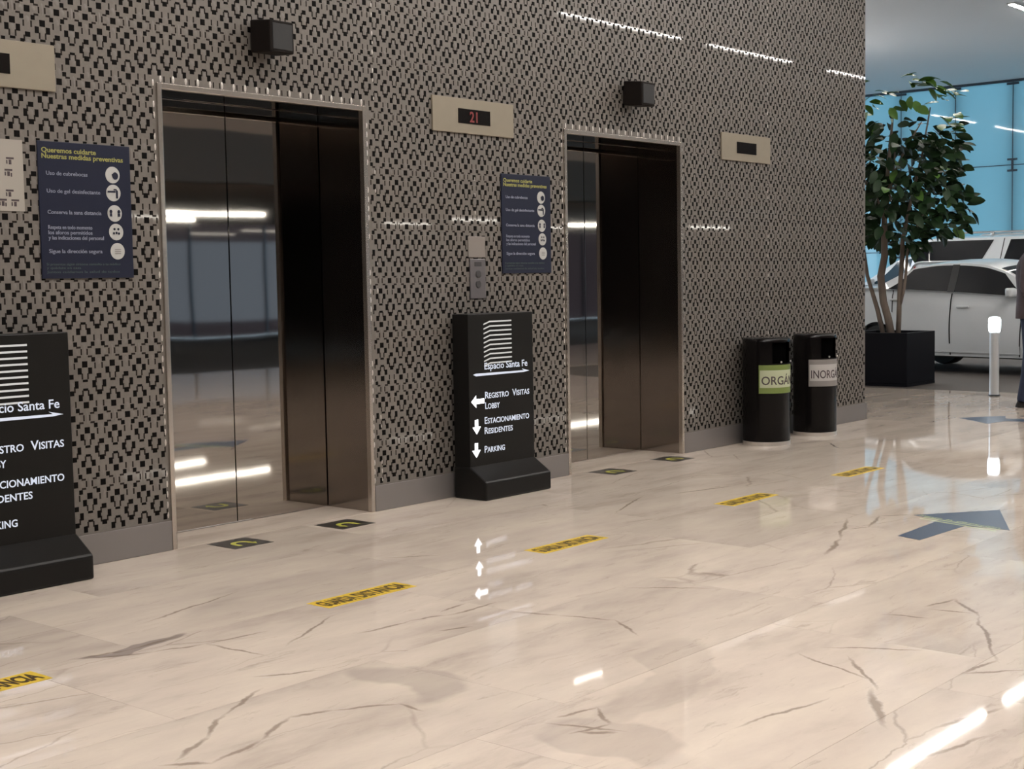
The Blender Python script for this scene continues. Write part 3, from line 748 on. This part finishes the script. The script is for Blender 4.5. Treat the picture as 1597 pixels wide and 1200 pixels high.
# nearer arrow: shaft from lower left, head toward the right
hd = Vector((.93,-.02)); 
A = [(6.282,-2.619),(6.805,-2.602),(6.873,-2.432),(7.275,-2.728),(6.722,-2.992),(6.722,-2.770),(6.232,-2.751)]
t, ox, oy = big_arrow(A, 'slate blue arrow sticker on the marble near the right photo edge', True)
text('arrow_word', 'Sigue la dirección', .05, MT['limeline'], t, (6.865-ox,-2.455-oy,.0012), rot=(0,0,-1.86), width=.50, up=.035, thick=.0001, bold=.0006)
m_ = MB(); z = .0011
for k0 in (0.0, .045):
    a = Vector((6.838-k0,-2.50)); b_ = Vector((6.705-k0,-2.95)); d_ = (b_-a).normalized(); nn = Vector((-d_.y,d_.x))*.007
    m_.add([(a.x-ox+nn.x,a.y-oy+nn.y,z),(a.x-ox-nn.x,a.y-oy-nn.y,z),(b_.x-ox-nn.x,b_.y-oy-nn.y,z),(b_.x-ox+nn.x,b_.y-oy+nn.y,z)], [(0,1,2,3)])
m_.obj('lime_line', MT['limeline'], t, recalc=False)
A2 = [(11.739,-.631),(11.40,-1.02),(11.66,-1.06),(11.86,-1.62),(12.06,-1.55),(11.86,-1.00),(12.10,-.90)]
big_arrow(A2, 'slate blue arrow sticker behind the bollard reflection, far right', True)

# ------------------------------------------------------------------ bollard
t = thing('bollard_light', 'slim silver bollard with glowing white head', 'bollard', (14.02, -.045, 0))
MB().lathe([(.058,0),(.058,.012),(.05,.014)], 24).obj('foot', MT['fitting'], t)
o = MB().lathe([(.047,.014),(.047,.645)], 28).obj('post', MT['bollard'], t); smooth_by_angle(o)
o = MB().lathe([(.049,.645),(.056,.66),(.060,.70),(.060,.775),(.052,.795),(.03,.802)], 28).obj('lens', MT['bollamp'], t); smooth_by_angle(o, 60)

# ------------------------------------------------------------------ potted tree
px, py = 15.06, 1.57
pt = thing('potted_tree', 'leafy green tree in a square charcoal planter', 'plant', (px, py, -.004))
hw = .37; hh = .60
b = MB()
b.box((-hw,-hw,0), (hw,hw,.03)); b.obj('planter_foot', MT['planter'], pt)
b = MB(); e = .035
vs = [(-hw,-hw,.03),(hw,-hw,.03),(hw,hw,.03),(-hw,hw,.03),(-hw,-hw,hh),(hw,-hw,hh),(hw,hw,hh),(-hw,hw,hh),
      (-hw+e,-hw+e,hh),(hw-e,-hw+e,hh),(hw-e,hw-e,hh),(-hw+e,hw-e,hh),(-hw+e,-hw+e,hh-.08),(hw-e,-hw+e,hh-.08),(hw-e,hw-e,hh-.08),(-hw+e,hw-e,hh-.08)]
b.add(vs, [(0,3,2,1),(0,1,5,4),(1,2,6,5),(2,3,7,6),(3,0,4,7),(4,5,9,8),(5,6,10,9),(6,7,11,10),(7,4,8,11),(8,9,13,12),(9,10,14,13),(10,11,15,14),(11,8,12,15)])
b.obj('planter', MT['planter'], pt, bevel=.006)
m_ = MB(); N = 8; rs_ = random.Random(5)
vs = [(-hw+e+(2*hw-2*e)*i/N, -hw+e+(2*hw-2*e)*j/N, hh-.05+rs_.uniform(-.012,.015)) for i in range(N+1) for j in range(N+1)]
m_.add(vs, [(i*(N+1)+j,(i+1)*(N+1)+j,(i+1)*(N+1)+j+1,i*(N+1)+j+1) for i in range(N) for j in range(N)])
m_.obj('soil', MT['soil'], pt)
def L(y, z, dx=0): return (dx, y-py, z)
stems = [
 ([L(1.65,.53),L(1.73,.85),L(1.857,1.24),L(1.95,1.7,.05),L(1.95,2.2,.1)], [.030,.026,.022,.018,.010]),
 ([L(1.556,.53),L(1.60,.75),L(1.658,.94),L(1.70,1.23,.02),L(1.655,1.45,.02),L(1.64,1.9,-.02),L(1.60,2.5,0),L(1.55,3.1,.02)], [.046,.043,.042,.042,.040,.032,.022,.010]),
 ([L(1.478,.53),L(1.465,.87),L(1.462,1.02),L(1.43,1.45),L(1.427,1.63),L(1.36,2.1,.08),L(1.25,2.6,.12),L(1.15,3.1,.1)], [.030,.028,.027,.026,.024,.018,.012,.007]),
 ([L(1.463,.87),L(1.402,1.085,-.01),L(1.372,1.30,-.02),L(1.362,1.5,-.02),L(1.20,1.85,-.06),L(1.0,2.1,-.1)], [.018,.017,.016,.015,.011,.006]),
 ([L(1.60,1.9),L(1.85,2.4,-.2),L(2.0,2.9,-.3)], [.02,.013,.006]),
 ([L(1.62,2.2),L(1.3,2.6,-.25),L(1.05,2.9,-.35)], [.018,.012,.006]),
 ([L(1.62,2.0),L(1.7,2.4,.35),L(1.75,2.8,.5)], [.018,.012,.006]),
]
for p_, r_ in stems:
    o = MB().tube(p_, r_, 9).obj('stem', MT['bark'], pt, smooth=True)
# leaf: oval blade folded along the midrib, drooping tip
def leaf_mesh(nm, Lg, Wd, mat, droop):
    m_ = MB(); st = [(0,.03),(.18,.62),(.42,1.0),(.70,.86),(.90,.42),(1.0,.02)]
    vs = []
    for s, wv in st:
        x = s*Lg; zc = -droop*s*s*Lg
        vs += [(x,-wv*Wd/2,zc+.10*wv*Wd), (x,0,zc), (x,wv*Wd/2,zc+.10*wv*Wd)]
    fs = []
    for i in range(len(st)-1):
        a = i*3
        fs += [(a,a+3,a+4,a+1),(a+1,a+4,a+5,a+2)]
    m_.add(vs, fs); return m_
LM = [leaf_mesh('leaf', .172, .100, None, .25), leaf_mesh('leaf', .15, .09, None, .45), leaf_mesh('leaf', .195, .106, None, .1)]
leafmeshes = [m_.mesh('leaf', MT['leaf'], smooth=True, recalc=False) for m_ in LM]
litmeshes = [m_.mesh('leaf', MT['leaf2'], smooth=True, recalc=False) for m_ in LM]
rl = random.Random(21)
leaves = []
def crown_r(z):
    pts = [(1.48,.25),(1.65,.52),(1.85,.86),(2.15,.84),(2.5,.72),(2.85,.74),(3.05,.66),(3.25,.45),(3.45,.28)]
    for (z0,r0_),(z1,r1_) in zip(pts[:-1],pts[1:]):
        if z0 <= z <= z1: return r0_+(r1_-r0_)*(z-z0)/(z1-z0)
    return .2
while len(leaves) < 1050:
    z = rl.uniform(1.5, 3.42); R_ = crown_r(z)
    if rl.random() > (R_/.8)**1.2: continue
    if z > 2.95 and rl.random() < .80: continue
    if z > 2.72 and rl.random() < .35: continue
    a = rl.uniform(0, 2*PI); q = R_*math.sqrt(rl.uniform(.06,1))
    x, y_ = q*math.cos(a), q*math.sin(a)*1.0
    # clumping
    if math.sin(7.3*x+1.3)*math.sin(6.1*y_+2.1)+math.sin(6.7*z+y_*5) < -.62 and rl.random() < .85: continue
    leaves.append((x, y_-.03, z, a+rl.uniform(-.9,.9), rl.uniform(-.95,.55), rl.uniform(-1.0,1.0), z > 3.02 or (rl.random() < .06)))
# sprays at the top, their lit look put into a lighter green
for (yy_, zz_) in ((1.41,3.43),(1.30,3.38),(1.22,3.40),(1.10,3.34),(.98,3.22),(.86,3.20),(.84,2.98),(.90,2.88),(1.80,3.20),(1.72,3.3)):
    for _ in range(4):
        leaves.append((rl.uniform(-.12,.12), yy_-py+rl.uniform(-.07,.07), zz_+rl.uniform(-.05,.04), -PI/2+rl.uniform(-1.2,1.2), rl.uniform(-.4,.4), rl.uniform(-.6,.6), True))
def lm(l_): return Matrix.Translation(l_[:3]) @ Matrix.Rotation(l_[3],4,'Z') @ Matrix.Rotation(-l_[4],4,'Y') @ Matrix.Rotation(l_[5],4,'X')
toward = Vector((-.82,-.57,0))
leaves.sort(key=lambda l_: -(Vector(l_[:3]).dot(toward)+(.5 if l_[6] else 0)))
stuffd, stuffy = MB(), MB()
for i, l_ in enumerate(leaves):
    k_ = i % 3
    if i < 300:
        o = bpy.data.objects.new('leaf', (litmeshes if l_[6] else leafmeshes)[k_]); COL.objects.link(o); o.parent = pt; o.matrix_local = lm(l_)
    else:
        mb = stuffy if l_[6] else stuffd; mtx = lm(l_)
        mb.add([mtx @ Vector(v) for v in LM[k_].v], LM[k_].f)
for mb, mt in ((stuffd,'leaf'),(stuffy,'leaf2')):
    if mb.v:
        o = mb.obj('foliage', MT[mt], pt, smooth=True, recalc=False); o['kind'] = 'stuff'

# ------------------------------------------------------------------ cars
def ip(x, pts):
    if x <= pts[0][0]: return pts[0][1]
    for (a, b_), (c, d) in zip(pts[:-1], pts[1:]):
        if x <= c:
            s = (x-a)/(c-a) if c > a else 1
            return b_+(d-b_)*s
    return pts[-1][1]
def ips(x, pts):   # softened interpolation
    return sum(ip(x+d, pts)*w_ for d, w_ in ((-.07,.2),(-.035,.2),(0,.2),(.035,.2),(.07,.2)))
class Car:
    def __init__(s, name, label, loc, heading, spec, group='white cars on the driveway'):
        s.sp = spec
        s.t = thing(name, label, 'car', loc, heading, group)
    def surf(s, x, v, side=1, out=0.0):
        sp = s.sp; zt = ips(x, sp['top']); zb = min(ip(x, sp['belt']), zt-.03); wd = ips(x, sp['half'])
        bot = sp['bot']
        for xw in sp['wheels']:
            d = abs(x-xw)
            if d < sp['ra']: bot = max(bot, sp['r']+math.sqrt(sp['ra']**2-d*d))
        zr = max(zb+.02, zt-sp.get('crown',.055))
        wr = wd-sp['tumble']*(zr-zb)-.01
        if v <= 1:
            z = bot+(zb-bot)*v; q = (z-sp['bot'])/(zb-sp['bot'])
            y = wd*(.945+.055*math.sin(PI*min(1,max(0,q*.9+.12)))) - (.012 if q > .93 else 0)
            n = Vector((0,1,.0))
        elif v <= 2:
            k = v-1; z = zb+(zr-zb)*k; y = (wd-.02)+(wr-wd+.02)*k
            n = Vector((0,zr-zb,wd-.02-wr)).normalized() if zr > zb else Vector((0,1,0))
        else:
            k = v-2; y = wr*(1-k); z = zr+(zt-zr)*math.sin(k*PI/2)**.8 if k > 0 else zr
            n = Vector((0,1-k,.3+k)).normalized()
            dz = (ips(x+.05, sp['top'])-ips(x-.05, sp['top']))/.1
            n = Vector((-dz*k, n.y, n.z)).normalized()
        p = Vector((x,y,z))+n*out
        return (p.x, p.y*side, p.z)
    def body(s, mat):
        sp = s.sp; x0, x1 = sp['top'][0][0], sp['top'][-1][0]
        xs_ = [x0+(x1-x0)*i/72 for i in range(73)]
        for xw in sp['wheels']:
            xs_ += [xw-sp['ra']*math.cos(PI*i/16) for i in range(17)]
        xs_ = sorted(set(round(x, 4) for x in xs_))
        vs_ = [0,.12,.3,.5,.7,.85,.95,1,1.1,1.5,1.9,2,2.15,2.35,2.6,2.85,3.0]
        b = MB(); nv = len(vs_)
        for x in xs_:
            for v in vs_: b.v.append(s.surf(x, v, 1))
            for v in vs_[-2::-1]: b.v.append(s.surf(x, v, -1))
        m = 2*nv-1
        for i in range(len(xs_)-1):
            for k in range(m-1): b.f.append((i*m+k, (i+1)*m+k, (i+1)*m+k+1, i*m+k+1))
        b.f.append(tuple(range(m))); b.f.append(tuple((len(xs_)-1)*m+k for k in range(m)))
        o = b.obj('body', mat, s.t); smooth_by_angle(o, 35)
        u = MB(); u.box((x0+.5,-sp['half'][3][1]+.12,sp['bot']-.02), (x1-.5,sp['half'][3][1]-.12,sp['bot']+.36)); u.obj('underbody', MT['blackplastic'], s.t)
    def patch(s, nm, mat, vb, vt, xa, xb, side=1, out=.004, nx=18, nv=5, parent=None):
        # xa, xb: (x at bottom, x at top)
        b = MB()
        for j in range(nv+1):
            q = j/nv; v = vb+(vt-vb)*q; a = xa[0]+(xa[1]-xa[0])*q; c = xb[0]+(xb[1]-xb[0])*q
            for i in range(nx+1): b.v.append(s.surf(a+(c-a)*i/nx, v, side, out))
        for j in range(nv):
            for i in range(nx):
                f = (j*(nx+1)+i, j*(nx+1)+i+1, (j+1)*(nx+1)+i+1, (j+1)*(nx+1)+i); b.f.append(f if side < 0 else f[::-1])
        return b.obj(nm, mat, parent or s.t, smooth=True, recalc=False)
    def top_patch(s, nm, mat, x0, x1, vb=2.08, out=.005, n=10):
        b = MB(); vs_ = [vb+(3-vb)*k/6 for k in range(7)]
        for i in range(n+1):
            x = x0+(x1-x0)*i/n
            for v in vs_: b.v.append(s.surf(x, v, 1, out))
            for v in vs_[-2::-1]: b.v.append(s.surf(x, v, -1, out))
        m = 13
        for i in range(n):
            for k in range(m-1): b.f.append((i*m+k, (i+1)*m+k, (i+1)*m+k+1, i*m+k+1))
        return b.obj(nm, mat, s.t, smooth=True, recalc=False)
    def wheels(s):
        sp = s.sp; R = sp['r']; hw_ = sp['half'][3][1]
        for xw in sp['wheels']:
            for sd in (1,-1):
                yw = sd*(hw_-.125)
                o = MB().lathe([(R*.60,-.10),(R*.95,-.10),(R,-.07),(R,.07),(R*.95,.10),(R*.60,.10)], 32, axis='y', cap=False).obj('wheel', MT['rubber'], s.t, loc=(xw,yw,R)); smooth_by_angle(o, 30)
                rm = MB(); rm.lathe([(R*.62,-.09),(R*.62,.085),(R*.55,.085),(R*.52,.05),(.0001,.05)], 24, axis='y', cap=False)
                for k in range(5):
                    a = 2*PI*k/5; c_, s_ = math.cos(a), math.sin(a)
                    def P(r_, w_, y_): return (r_*c_-w_*s_, y_, r_*s_+w_*c_)
                    rm.add([P(.03,-.03,.08),P(.03,.03,.08),P(R*.57,.022,.075),P(R*.57,-.022,.075),P(.03,-.03,.05),P(.03,.03,.05),P(R*.57,.022,.05),P(R*.57,-.022,.05)],
                           [(0,1,2,3),(0,4,5,1),(1,5,6,2),(2,6,7,3),(3,7,4,0)])
                rm.lathe([(.05,.05),(.05,.088),(.0001,.09)], 12, axis='y', cap=False)
                r2 = rm.obj('rim', MT['rim'], o); r2.scale = (1, sd, 1)
    def handle(s, x, side, v=.80):
        p = Vector(s.surf(x, v, side, 0))
        b = MB(); b.box((x-.09,p.y-.002*side,p.z-.014), (x+.09,p.y+.028*side,p.z+.014)); b.obj('door_handle', s.paint, s.t, bevel=.008)
    def mirror(s, x, side, z, sc=1):
        p = Vector(s.surf(x, 1.02, side, 0))
        b = MB(); yy0, yy1 = p.y+.02*side, p.y+.20*sc*side
        b.add([(x-.05,yy0,z-.05),(x+.08,yy0,z-.03),(x+.08,yy0,z+.04),(x-.05,yy0,z+.07),(x-.05,yy1,z-.06*sc),(x+.03,yy1,z-.045*sc),(x+.03,yy1,z+.05*sc),(x-.05,yy1,z+.07*sc)],
              [(0,1,2,3),(4,5,6,7),(0,1,5,4),(1,2,6,5),(2,3,7,6),(3,0,4,7)])
        o = b.obj('wing_mirror', s.paint, s.t, bevel=.025); smooth_by_angle(o, 60)

# --- sedan (near)
hd_ang = math.atan2(-.98, -.2)
SED = dict(top=[(-1.86,.62),(-1.83,.86),(-1.72,1.03),(-1.60,1.075),(-1.22,1.10),(-.62,1.385),(-.25,1.428),(.12,1.43),(.42,1.40),(.75,1.30),(.98,1.16),(1.24,1.00),(1.5,.95),(1.95,.84),(2.08,.72),(2.12,.5)],
           belt=[(-1.86,.8),(-1.4,1.065),(-.6,1.032),(.92,.945),(1.3,.90),(2.12,.6)], half=[(-1.86,.60),(-1.75,.74),(-1.4,.825),(-.8,.85),(1.2,.85),(1.7,.79),(2.0,.64),(2.12,.50)],
           bot=.215, wheels=[-1.12,1.36], r=.295, ra=.335, tumble=.42)
# side that the camera sees is the car's right-hand side: local -y
cs = math.cos(hd_ang); sn = math.sin(hd_ang)
nx_, ny_ = -sn, cs        # local +y in world
# place so that the visible side plane passes through (17.0, 1.70)
side_pt = Vector((17.0+.0*cs, 1.70, 0))
ctr = side_pt + Vector((nx_, ny_, 0))*(.85)
if (ctr-Vector((0,-5.5,0))).length < (side_pt-Vector((0,-5.5,0))).length: ctr = side_pt - Vector((nx_, ny_, 0))*(.85); VS = 1
else: VS = -1
c = Car('sedan_car', 'white sedan parked nearest, behind the planter and bollard', (ctr.x, ctr.y, -.004), hd_ang, SED)
c.paint = MT['carwhite']; c.body(MT['carwhite']); c.wheels()
for sd in (1,-1):
    c.patch('rear_door_window', MT['glass'], 1.06, 1.93, (-.98,-.62), (-.055,-.055), sd)
    c.patch('front_door_window', MT['glass'], 1.06, 1.92, (.045,.045), (1.12,.70), sd)
    c.patch('pillar_trim', MT['blackplastic'], 1.04, 1.95, (-.055,-.055), (.045,.045), sd, .0045, 3)
    c.patch('door_seam', MT['blackplastic'], .02, 1.0, (-.012,-.012), (.008,.008), sd, .002, 2, 10)
    c.patch('door_seam', MT['blackplastic'], .45, 1.0, (-.885,-.90), (-.868,-.883), sd, .002, 2, 8)
    c.patch('door_seam', MT['blackplastic'], .02, 1.0, (.955,1.0), (.972,1.017), sd, .002, 2, 10)
    c.patch('sill_trim', MT['carwhite'], .06, .20, (-.70,-.70), (.98,.98), sd, .018, 20, 3)
    c.handle(.18, sd); c.handle(-.82, sd); c.mirror(.93, sd, 1.0)
    c.patch('head_lamp', MT['headlamp'], .62, .96, (1.78,1.62), (2.06,1.98), sd, .004, 8, 3)
    c.patch('tail_lamp', MT['redlamp'], .62, .96, (-1.845,-1.83), (-1.66,-1.58), sd, .004, 6, 3)
c.top_patch('windscreen', MT['glass'], .60, 1.20); c.top_patch('rear_screen', MT['glass'], -1.16, -.67)
# --- big SUV behind
SUV = dict(top=[(-2.62,.7),(-2.60,1.2),(-2.52,1.50),(-2.40,1.80),(-2.2,1.86),(.55,1.86),(.85,1.80),(1.45,1.32),(1.7,1.22),(2.5,1.12),(2.62,1.0),(2.66,.6)],
           belt=[(-2.62,1.2),(-2.45,1.40),(.2,1.38),(1.4,1.28),(2.66,.9)], half=[(-2.62,.86),(-2.5,.95),(-2.2,.99),(-1,1.0),(1.3,1.0),(2.2,.97),(2.5,.88),(2.66,.78)],
           bot=.30, wheels=[-1.55,1.55], r=.40, ra=.46, tumble=.28, crown=.05)
c = Car('suv_car', 'tall white SUV with roof rails standing behind the sedan', (23.0, 2.02, -.004), -PI/2, SUV)
c.paint = MT['carwhite']; c.body(MT['carwhite']); c.wheels()
for sd in (1,-1):
    c.patch('quarter_window', MT['glass'], 1.14, 1.90, (-2.44,-2.33), (-1.30,-1.13), sd)
    c.patch('rear_door_window', MT['glass'], 1.12, 1.90, (-.95,-.86), (-.04,-.04), sd)
    c.patch('front_door_window', MT['glass'], 1.12, 1.90, (.05,.05), (1.25,.78), sd)
    c.patch('door_seam', MT['blackplastic'], .02, 1.95, (-1.06,-.97), (-1.045,-.955), sd, .003, 2, 12)
    c.patch('door_seam', MT['blackplastic'], .02, 1.0, (-.005,-.005), (.015,.015), sd, .003, 2, 12)
    c.handle(-.86, sd, .86); c.handle(.15, sd, .86); c.mirror(1.18, sd, 1.36, 1.2)
    c.patch('tail_lamp', MT['redlamp'], .6, .98, (-2.60,-2.55), (-2.50,-2.44), sd, .004, 4, 3)
    c.patch('head_lamp', MT['headlamp'], .65, .95, (2.4,2.35), (2.62,2.58), sd, .004, 6, 3)
    rl_ = MB().tube([(-2.05,.78*sd,1.862),(-1.98,.78*sd,1.895),(.35,.78*sd,1.895),(.45,.78*sd,1.862)], .016, 8)
    for xx in (-1.2,-.4): rl_.box((xx-.03,.78*sd-.012,1.83), (xx+.03,.78*sd+.012,1.89))
    rl_.obj('roof_rail', MT['rim'], c.t, smooth=True)
c.top_patch('windscreen', MT['glass'], .92, 1.40); c.top_patch('rear_screen', MT['glass'], -2.56, -2.42)
# --- compact car far left, behind the tree
HAT = dict(top=[(-1.9,.7),(-1.88,1.0),(-1.78,1.25),(-1.45,1.60),(-1.0,1.66),(.2,1.66),(.6,1.58),(1.30,1.10),(1.6,1.02),(1.95,.86),(2.02,.6)],
           belt=[(-1.9,1.0),(-1.2,1.12),(1.2,1.04),(2.02,.7)], half=[(-1.9,.66),(-1.7,.80),(-1.4,.85),(-.6,.86),(1.2,.86),(1.7,.80),(1.9,.70),(2.02,.55)],
           bot=.22, wheels=[-1.25,1.28], r=.31, ra=.36, tumble=.40)
c = Car('hatchback_car', 'white compact car farthest back, half hidden by the tree stems', (26.2, 5.75, -.004), PI/2, HAT)
c.paint = MT['carwhite']; c.body(MT['carwhite']); c.wheels()
for sd in (1,-1):
    c.patch('rear_door_window', MT['glass'], 1.08, 1.92, (-1.35,-1.15), (-.04,-.04), sd)
    c.patch('front_door_window', MT['glassblue'], 1.08, 1.92, (.05,.05), (1.15,.62), sd)
    c.handle(-.75, sd); c.handle(.2, sd); c.mirror(1.05, sd, 1.1)
    c.patch('tail_lamp', MT['redlamp'], .6, .96, (-1.88,-1.86), (-1.74,-1.68), sd, .004, 6, 3)
    c.patch('head_lamp', MT['headlamp'], .62, .95, (1.75,1.62), (1.98,1.92), sd, .004, 6, 3)
c.top_patch('windscreen', MT['glassblue'], .66, 1.24); c.top_patch('rear_screen', MT['glass'], -1.74, -1.5)

# ------------------------------------------------------------------ person at the right edge, walking away
def skin_obj(nm, chains, mat, parent, sub=2, root=0):
    vs, es, rs_ = [], [], []; idx = {}; roots = []
    for ch in chains:
        prev = None
        for k, (p, r_) in enumerate(ch):
            key = tuple(round(c_, 4) for c_ in p)
            if key not in idx:
                idx[key] = len(vs); vs.append(p); rs_.append(r_)
                if prev is None: roots.append(idx[key])
            i = idx[key]
            if prev is not None: es.append((prev, i))
            prev = i
    me = bpy.data.meshes.new(nm); me.from_pydata(vs, es, []); me.materials.append(mat)
    o = bpy.data.objects.new(nm, me); COL.objects.link(o); o.parent = parent
    sk = o.modifiers.new('skin', 'SKIN'); sk.use_smooth_shade = True
    for i, d in enumerate(me.skin_vertices[0].data):
        r_ = rs_[i]; d.radius = r_ if isinstance(r_, tuple) else (r_, r_); d.use_root = i in roots
    sb = o.modifiers.new('sub', 'SUBSURF'); sb.levels = sub; sb.render_levels = sub
    return o
per = thing('person', 'person in grey shirt and blue jeans at the right photo edge', 'person', (13.05, -.812, 0), -PI/2+.08)
# local: x forward (facing away), y left, z up
def hand(w_, d_, sd):
    ch = []
    d_ = Vector(d_).normalized(); sdv = Vector((0,sd,0)); w_ = Vector(w_)
    side_ = d_.cross(Vector((0,0,1))).normalized()
    for k, (off, ln) in enumerate(((-.030,.070),(-.010,.080),(.010,.076),(.028,.058))):
        a = w_+d_*.07+side_*off; b_ = a+d_*ln*.5+Vector((0,0,-.006)); c_ = a+d_*ln*.85+Vector((0,0,-.03))
        ch.append([(tuple(a),.0095),(tuple(b_),.0085),(tuple(c_),.007)])
    a = w_+d_*.025+side_*(.022*-sd); ch.append([(tuple(a),.011),(tuple(a+d_*.03+side_*(-.026*sd)+Vector((0,0,.01))),.010),(tuple(a+d_*.062+side_*(-.030*sd)),.008)])
    return ch
body = []
pel = (0,0,.92)
body.append([(pel,.095),((0.01,0,1.08),.095),((0.0,0,1.25),.105),((-.01,0,1.37),.075),((.005,0,1.455),.052),((.045,0,1.53),.052),((.07,0,1.60),.084),((.066,0,1.655),.093),((.062,0,1.715),.086)])
for sd in (1,-1):
    body.append([(pel,.095),((0,.095*sd,.82),.070),((.03,.105*sd,.50),.050),((0.0,.11*sd,.10),.030),((.09,.12*sd,.035),.020)] if sd > 0 else
                [(pel,.095),((0,.095*sd,.82),.070),((-.0,.105*sd,.50),.050),((-.06,.11*sd,.11),.030),((.03,.12*sd,.035),.020)])
    el = (-.03,.235*sd,1.10); wr = (.20,.15*sd,1.02)
    body.append([((-.01,0,1.37),.075),((-.01,.165*sd,1.36),.05),(el,.036),(wr,.026),((.27,.12*sd,1.02),(.040,.020))])
    body += hand(wr, (.07,-.03*sd,0), sd)
skin_obj('body', body, MT['skin'], per)
# face
nose = MB().tube([(.155,0,1.635),(.172,0,1.61),(.162,0,1.60)], [.007,.013,.010], 8).obj('nose', MT['skin'], per, smooth=True)
for sd in (1,-1):
    o = MB().lathe([(.0001,-.011),(.008,-.008),(.011,0),(.008,.008),(.0001,.011)], 12, c=(0,0,0)).obj('eye', MT['eye'], per, smooth=True, loc=(.144,.031*sd,1.64))
    MB().tube([(.07,.082*sd,1.66),(.058,.096*sd,1.635),(.065,.086*sd,1.605)], [.010,.014,.009], 8).obj('ear', MT['skin'], per, smooth=True)
MB().tube([(.148,-.024,1.572),(.156,0,1.570),(.148,.024,1.572)], [.004,.008,.004], 8).obj('mouth', MT['lip'], per, smooth=True)
hr = bmesh.new(); bmesh.ops.create_uvsphere(hr, u_segments=20, v_segments=14, radius=1)
for v in hr.verts:
    v.co = Vector((v.co.x*.105-.006, v.co.y*.093, v.co.z*.106+1.672))
bmesh.ops.delete(hr, geom=[v for v in hr.verts if v.co.z < 1.60 or (v.co.x > .04 and v.co.z < 1.715) or (v.co.x > .02 and v.co.z < 1.64)], context='VERTS')
me = bpy.data.meshes.new('hair'); hr.to_mesh(me); hr.free(); me.materials.append(MT['hair'])
me.polygons.foreach_set('use_smooth', [True]*len(me.polygons))
o = bpy.data.objects.new('hair', me); COL.objects.link(o); o.parent = per; o.location.x = .05
so = o.modifiers.new('s', 'SOLIDIFY'); so.thickness = .012; so.offset = 1
# clothes follow the body: lofted elliptical rings
def loft(nm, rings, mat, seg=24):
    m_ = MB()
    for (cx, cy, cz, ra_, rb_, nx, nz) in rings:   # ring centre, half depth, half width, tilt of the ring plane
        for k in range(seg):
            t_ = 2*PI*k/seg; a_ = ra_*math.cos(t_); b_ = rb_*math.sin(t_)
            m_.v.append((cx+a_*nz, cy+b_, cz+a_*nx))
    for i in range(len(rings)-1):
        for k in range(seg): m_.f.append((i*seg+k, i*seg+(k+1)%seg, (i+1)*seg+(k+1)%seg, (i+1)*seg+k))
    o = m_.obj(nm, mat, per, smooth=True, recalc=True)
    so_ = o.modifiers.new('s', 'SOLIDIFY'); so_.thickness = .005
    return o
loft('shirt', [(-.01,0,.82,.166,.192,0,1),(-.01,0,.92,.164,.188,0,1),(-.01,0,1.06,.156,.172,0,1),(-.018,0,1.20,.160,.182,0,1),(-.02,0,1.31,.150,.192,0,1),(-.015,0,1.375,.122,.190,0,1),(-.01,0,1.415,.100,.160,0,1),(-.008,0,1.445,.082,.112,0,1),(-.005,0,1.468,.070,.078,0,1),(-.004,0,1.485,.066,.070,0,1)], MT['shirt'])
for sd in (1,-1):
    o = MB().tube([(-.01,.13*sd,1.375),(-.011,.175*sd,1.372),(-.014,.205*sd,1.33),(-.02,.222*sd,1.22),(-.03,.236*sd,1.115),(-.008,.236*sd,1.075),(.05,.215*sd,1.055),(.12,.185*sd,1.038),(.185,.157*sd,1.022)], [.060,.066,.067,.060,.055,.056,.054,.047,.040], 16).obj('sleeve', MT['shirt'], per, smooth=True)
loft('jeans', [(0,0,.97,.128,.165,0,1),(0,0,.90,.136,.176,0,1),(0,0,.82,.134,.182,0,1),(.0,0,.77,.118,.180,0,1)], MT['jeans'])
for sd in (1,-1):
    kx, ax = ((.03,.0) if sd > 0 else (0,-.06))
    loft('trouser_leg', [(0,.092*sd,.83,.116,.088,0,1),(.008,.096*sd,.72,.106,.088,0,1),(kx*.9,.104*sd,.52,.082,.078,0,1),(kx*.8+ax*.2,.106*sd,.40,.076,.074,0,1),(ax*.6+kx*.3,.108*sd,.24,.070,.068,0,1),(ax,.11*sd,.085,.070,.066,0,1),(ax+.008,.11*sd,.055,.074,.068,0,1)], MT['jeans'])
for sd, ax in ((1,0.0),(-1,-.06)):
    s_ = MB(); prof = [(-.075,.0,.036),(-.06,.055,.042),(0,.075,.046),(.07,.060,.048),(.14,.045,.045),(.185,.030,.030)]
    vs = []
    for x, h_, wv in prof:
        for q in range(9):
            a = PI*q/8; vs.append((x+ax, .115*sd+wv*math.cos(a), .004+h_*math.sin(a)+ (.018 if 0 < q < 8 else 0)))
    fs = []
    for i in range(len(prof)-1):
        for q in range(8): fs.append((i*9+q,(i+1)*9+q,(i+1)*9+q+1,i*9+q+1))
        fs.append((i*9,i*9+8,(i+1)*9+8,(i+1)*9))
    fs.append(tuple(range(9))); fs.append(tuple(range(45,54)))
    s_.add(vs, fs); o = s_.obj('shoe', MT['shoe'], per); smooth_by_angle(o, 60)
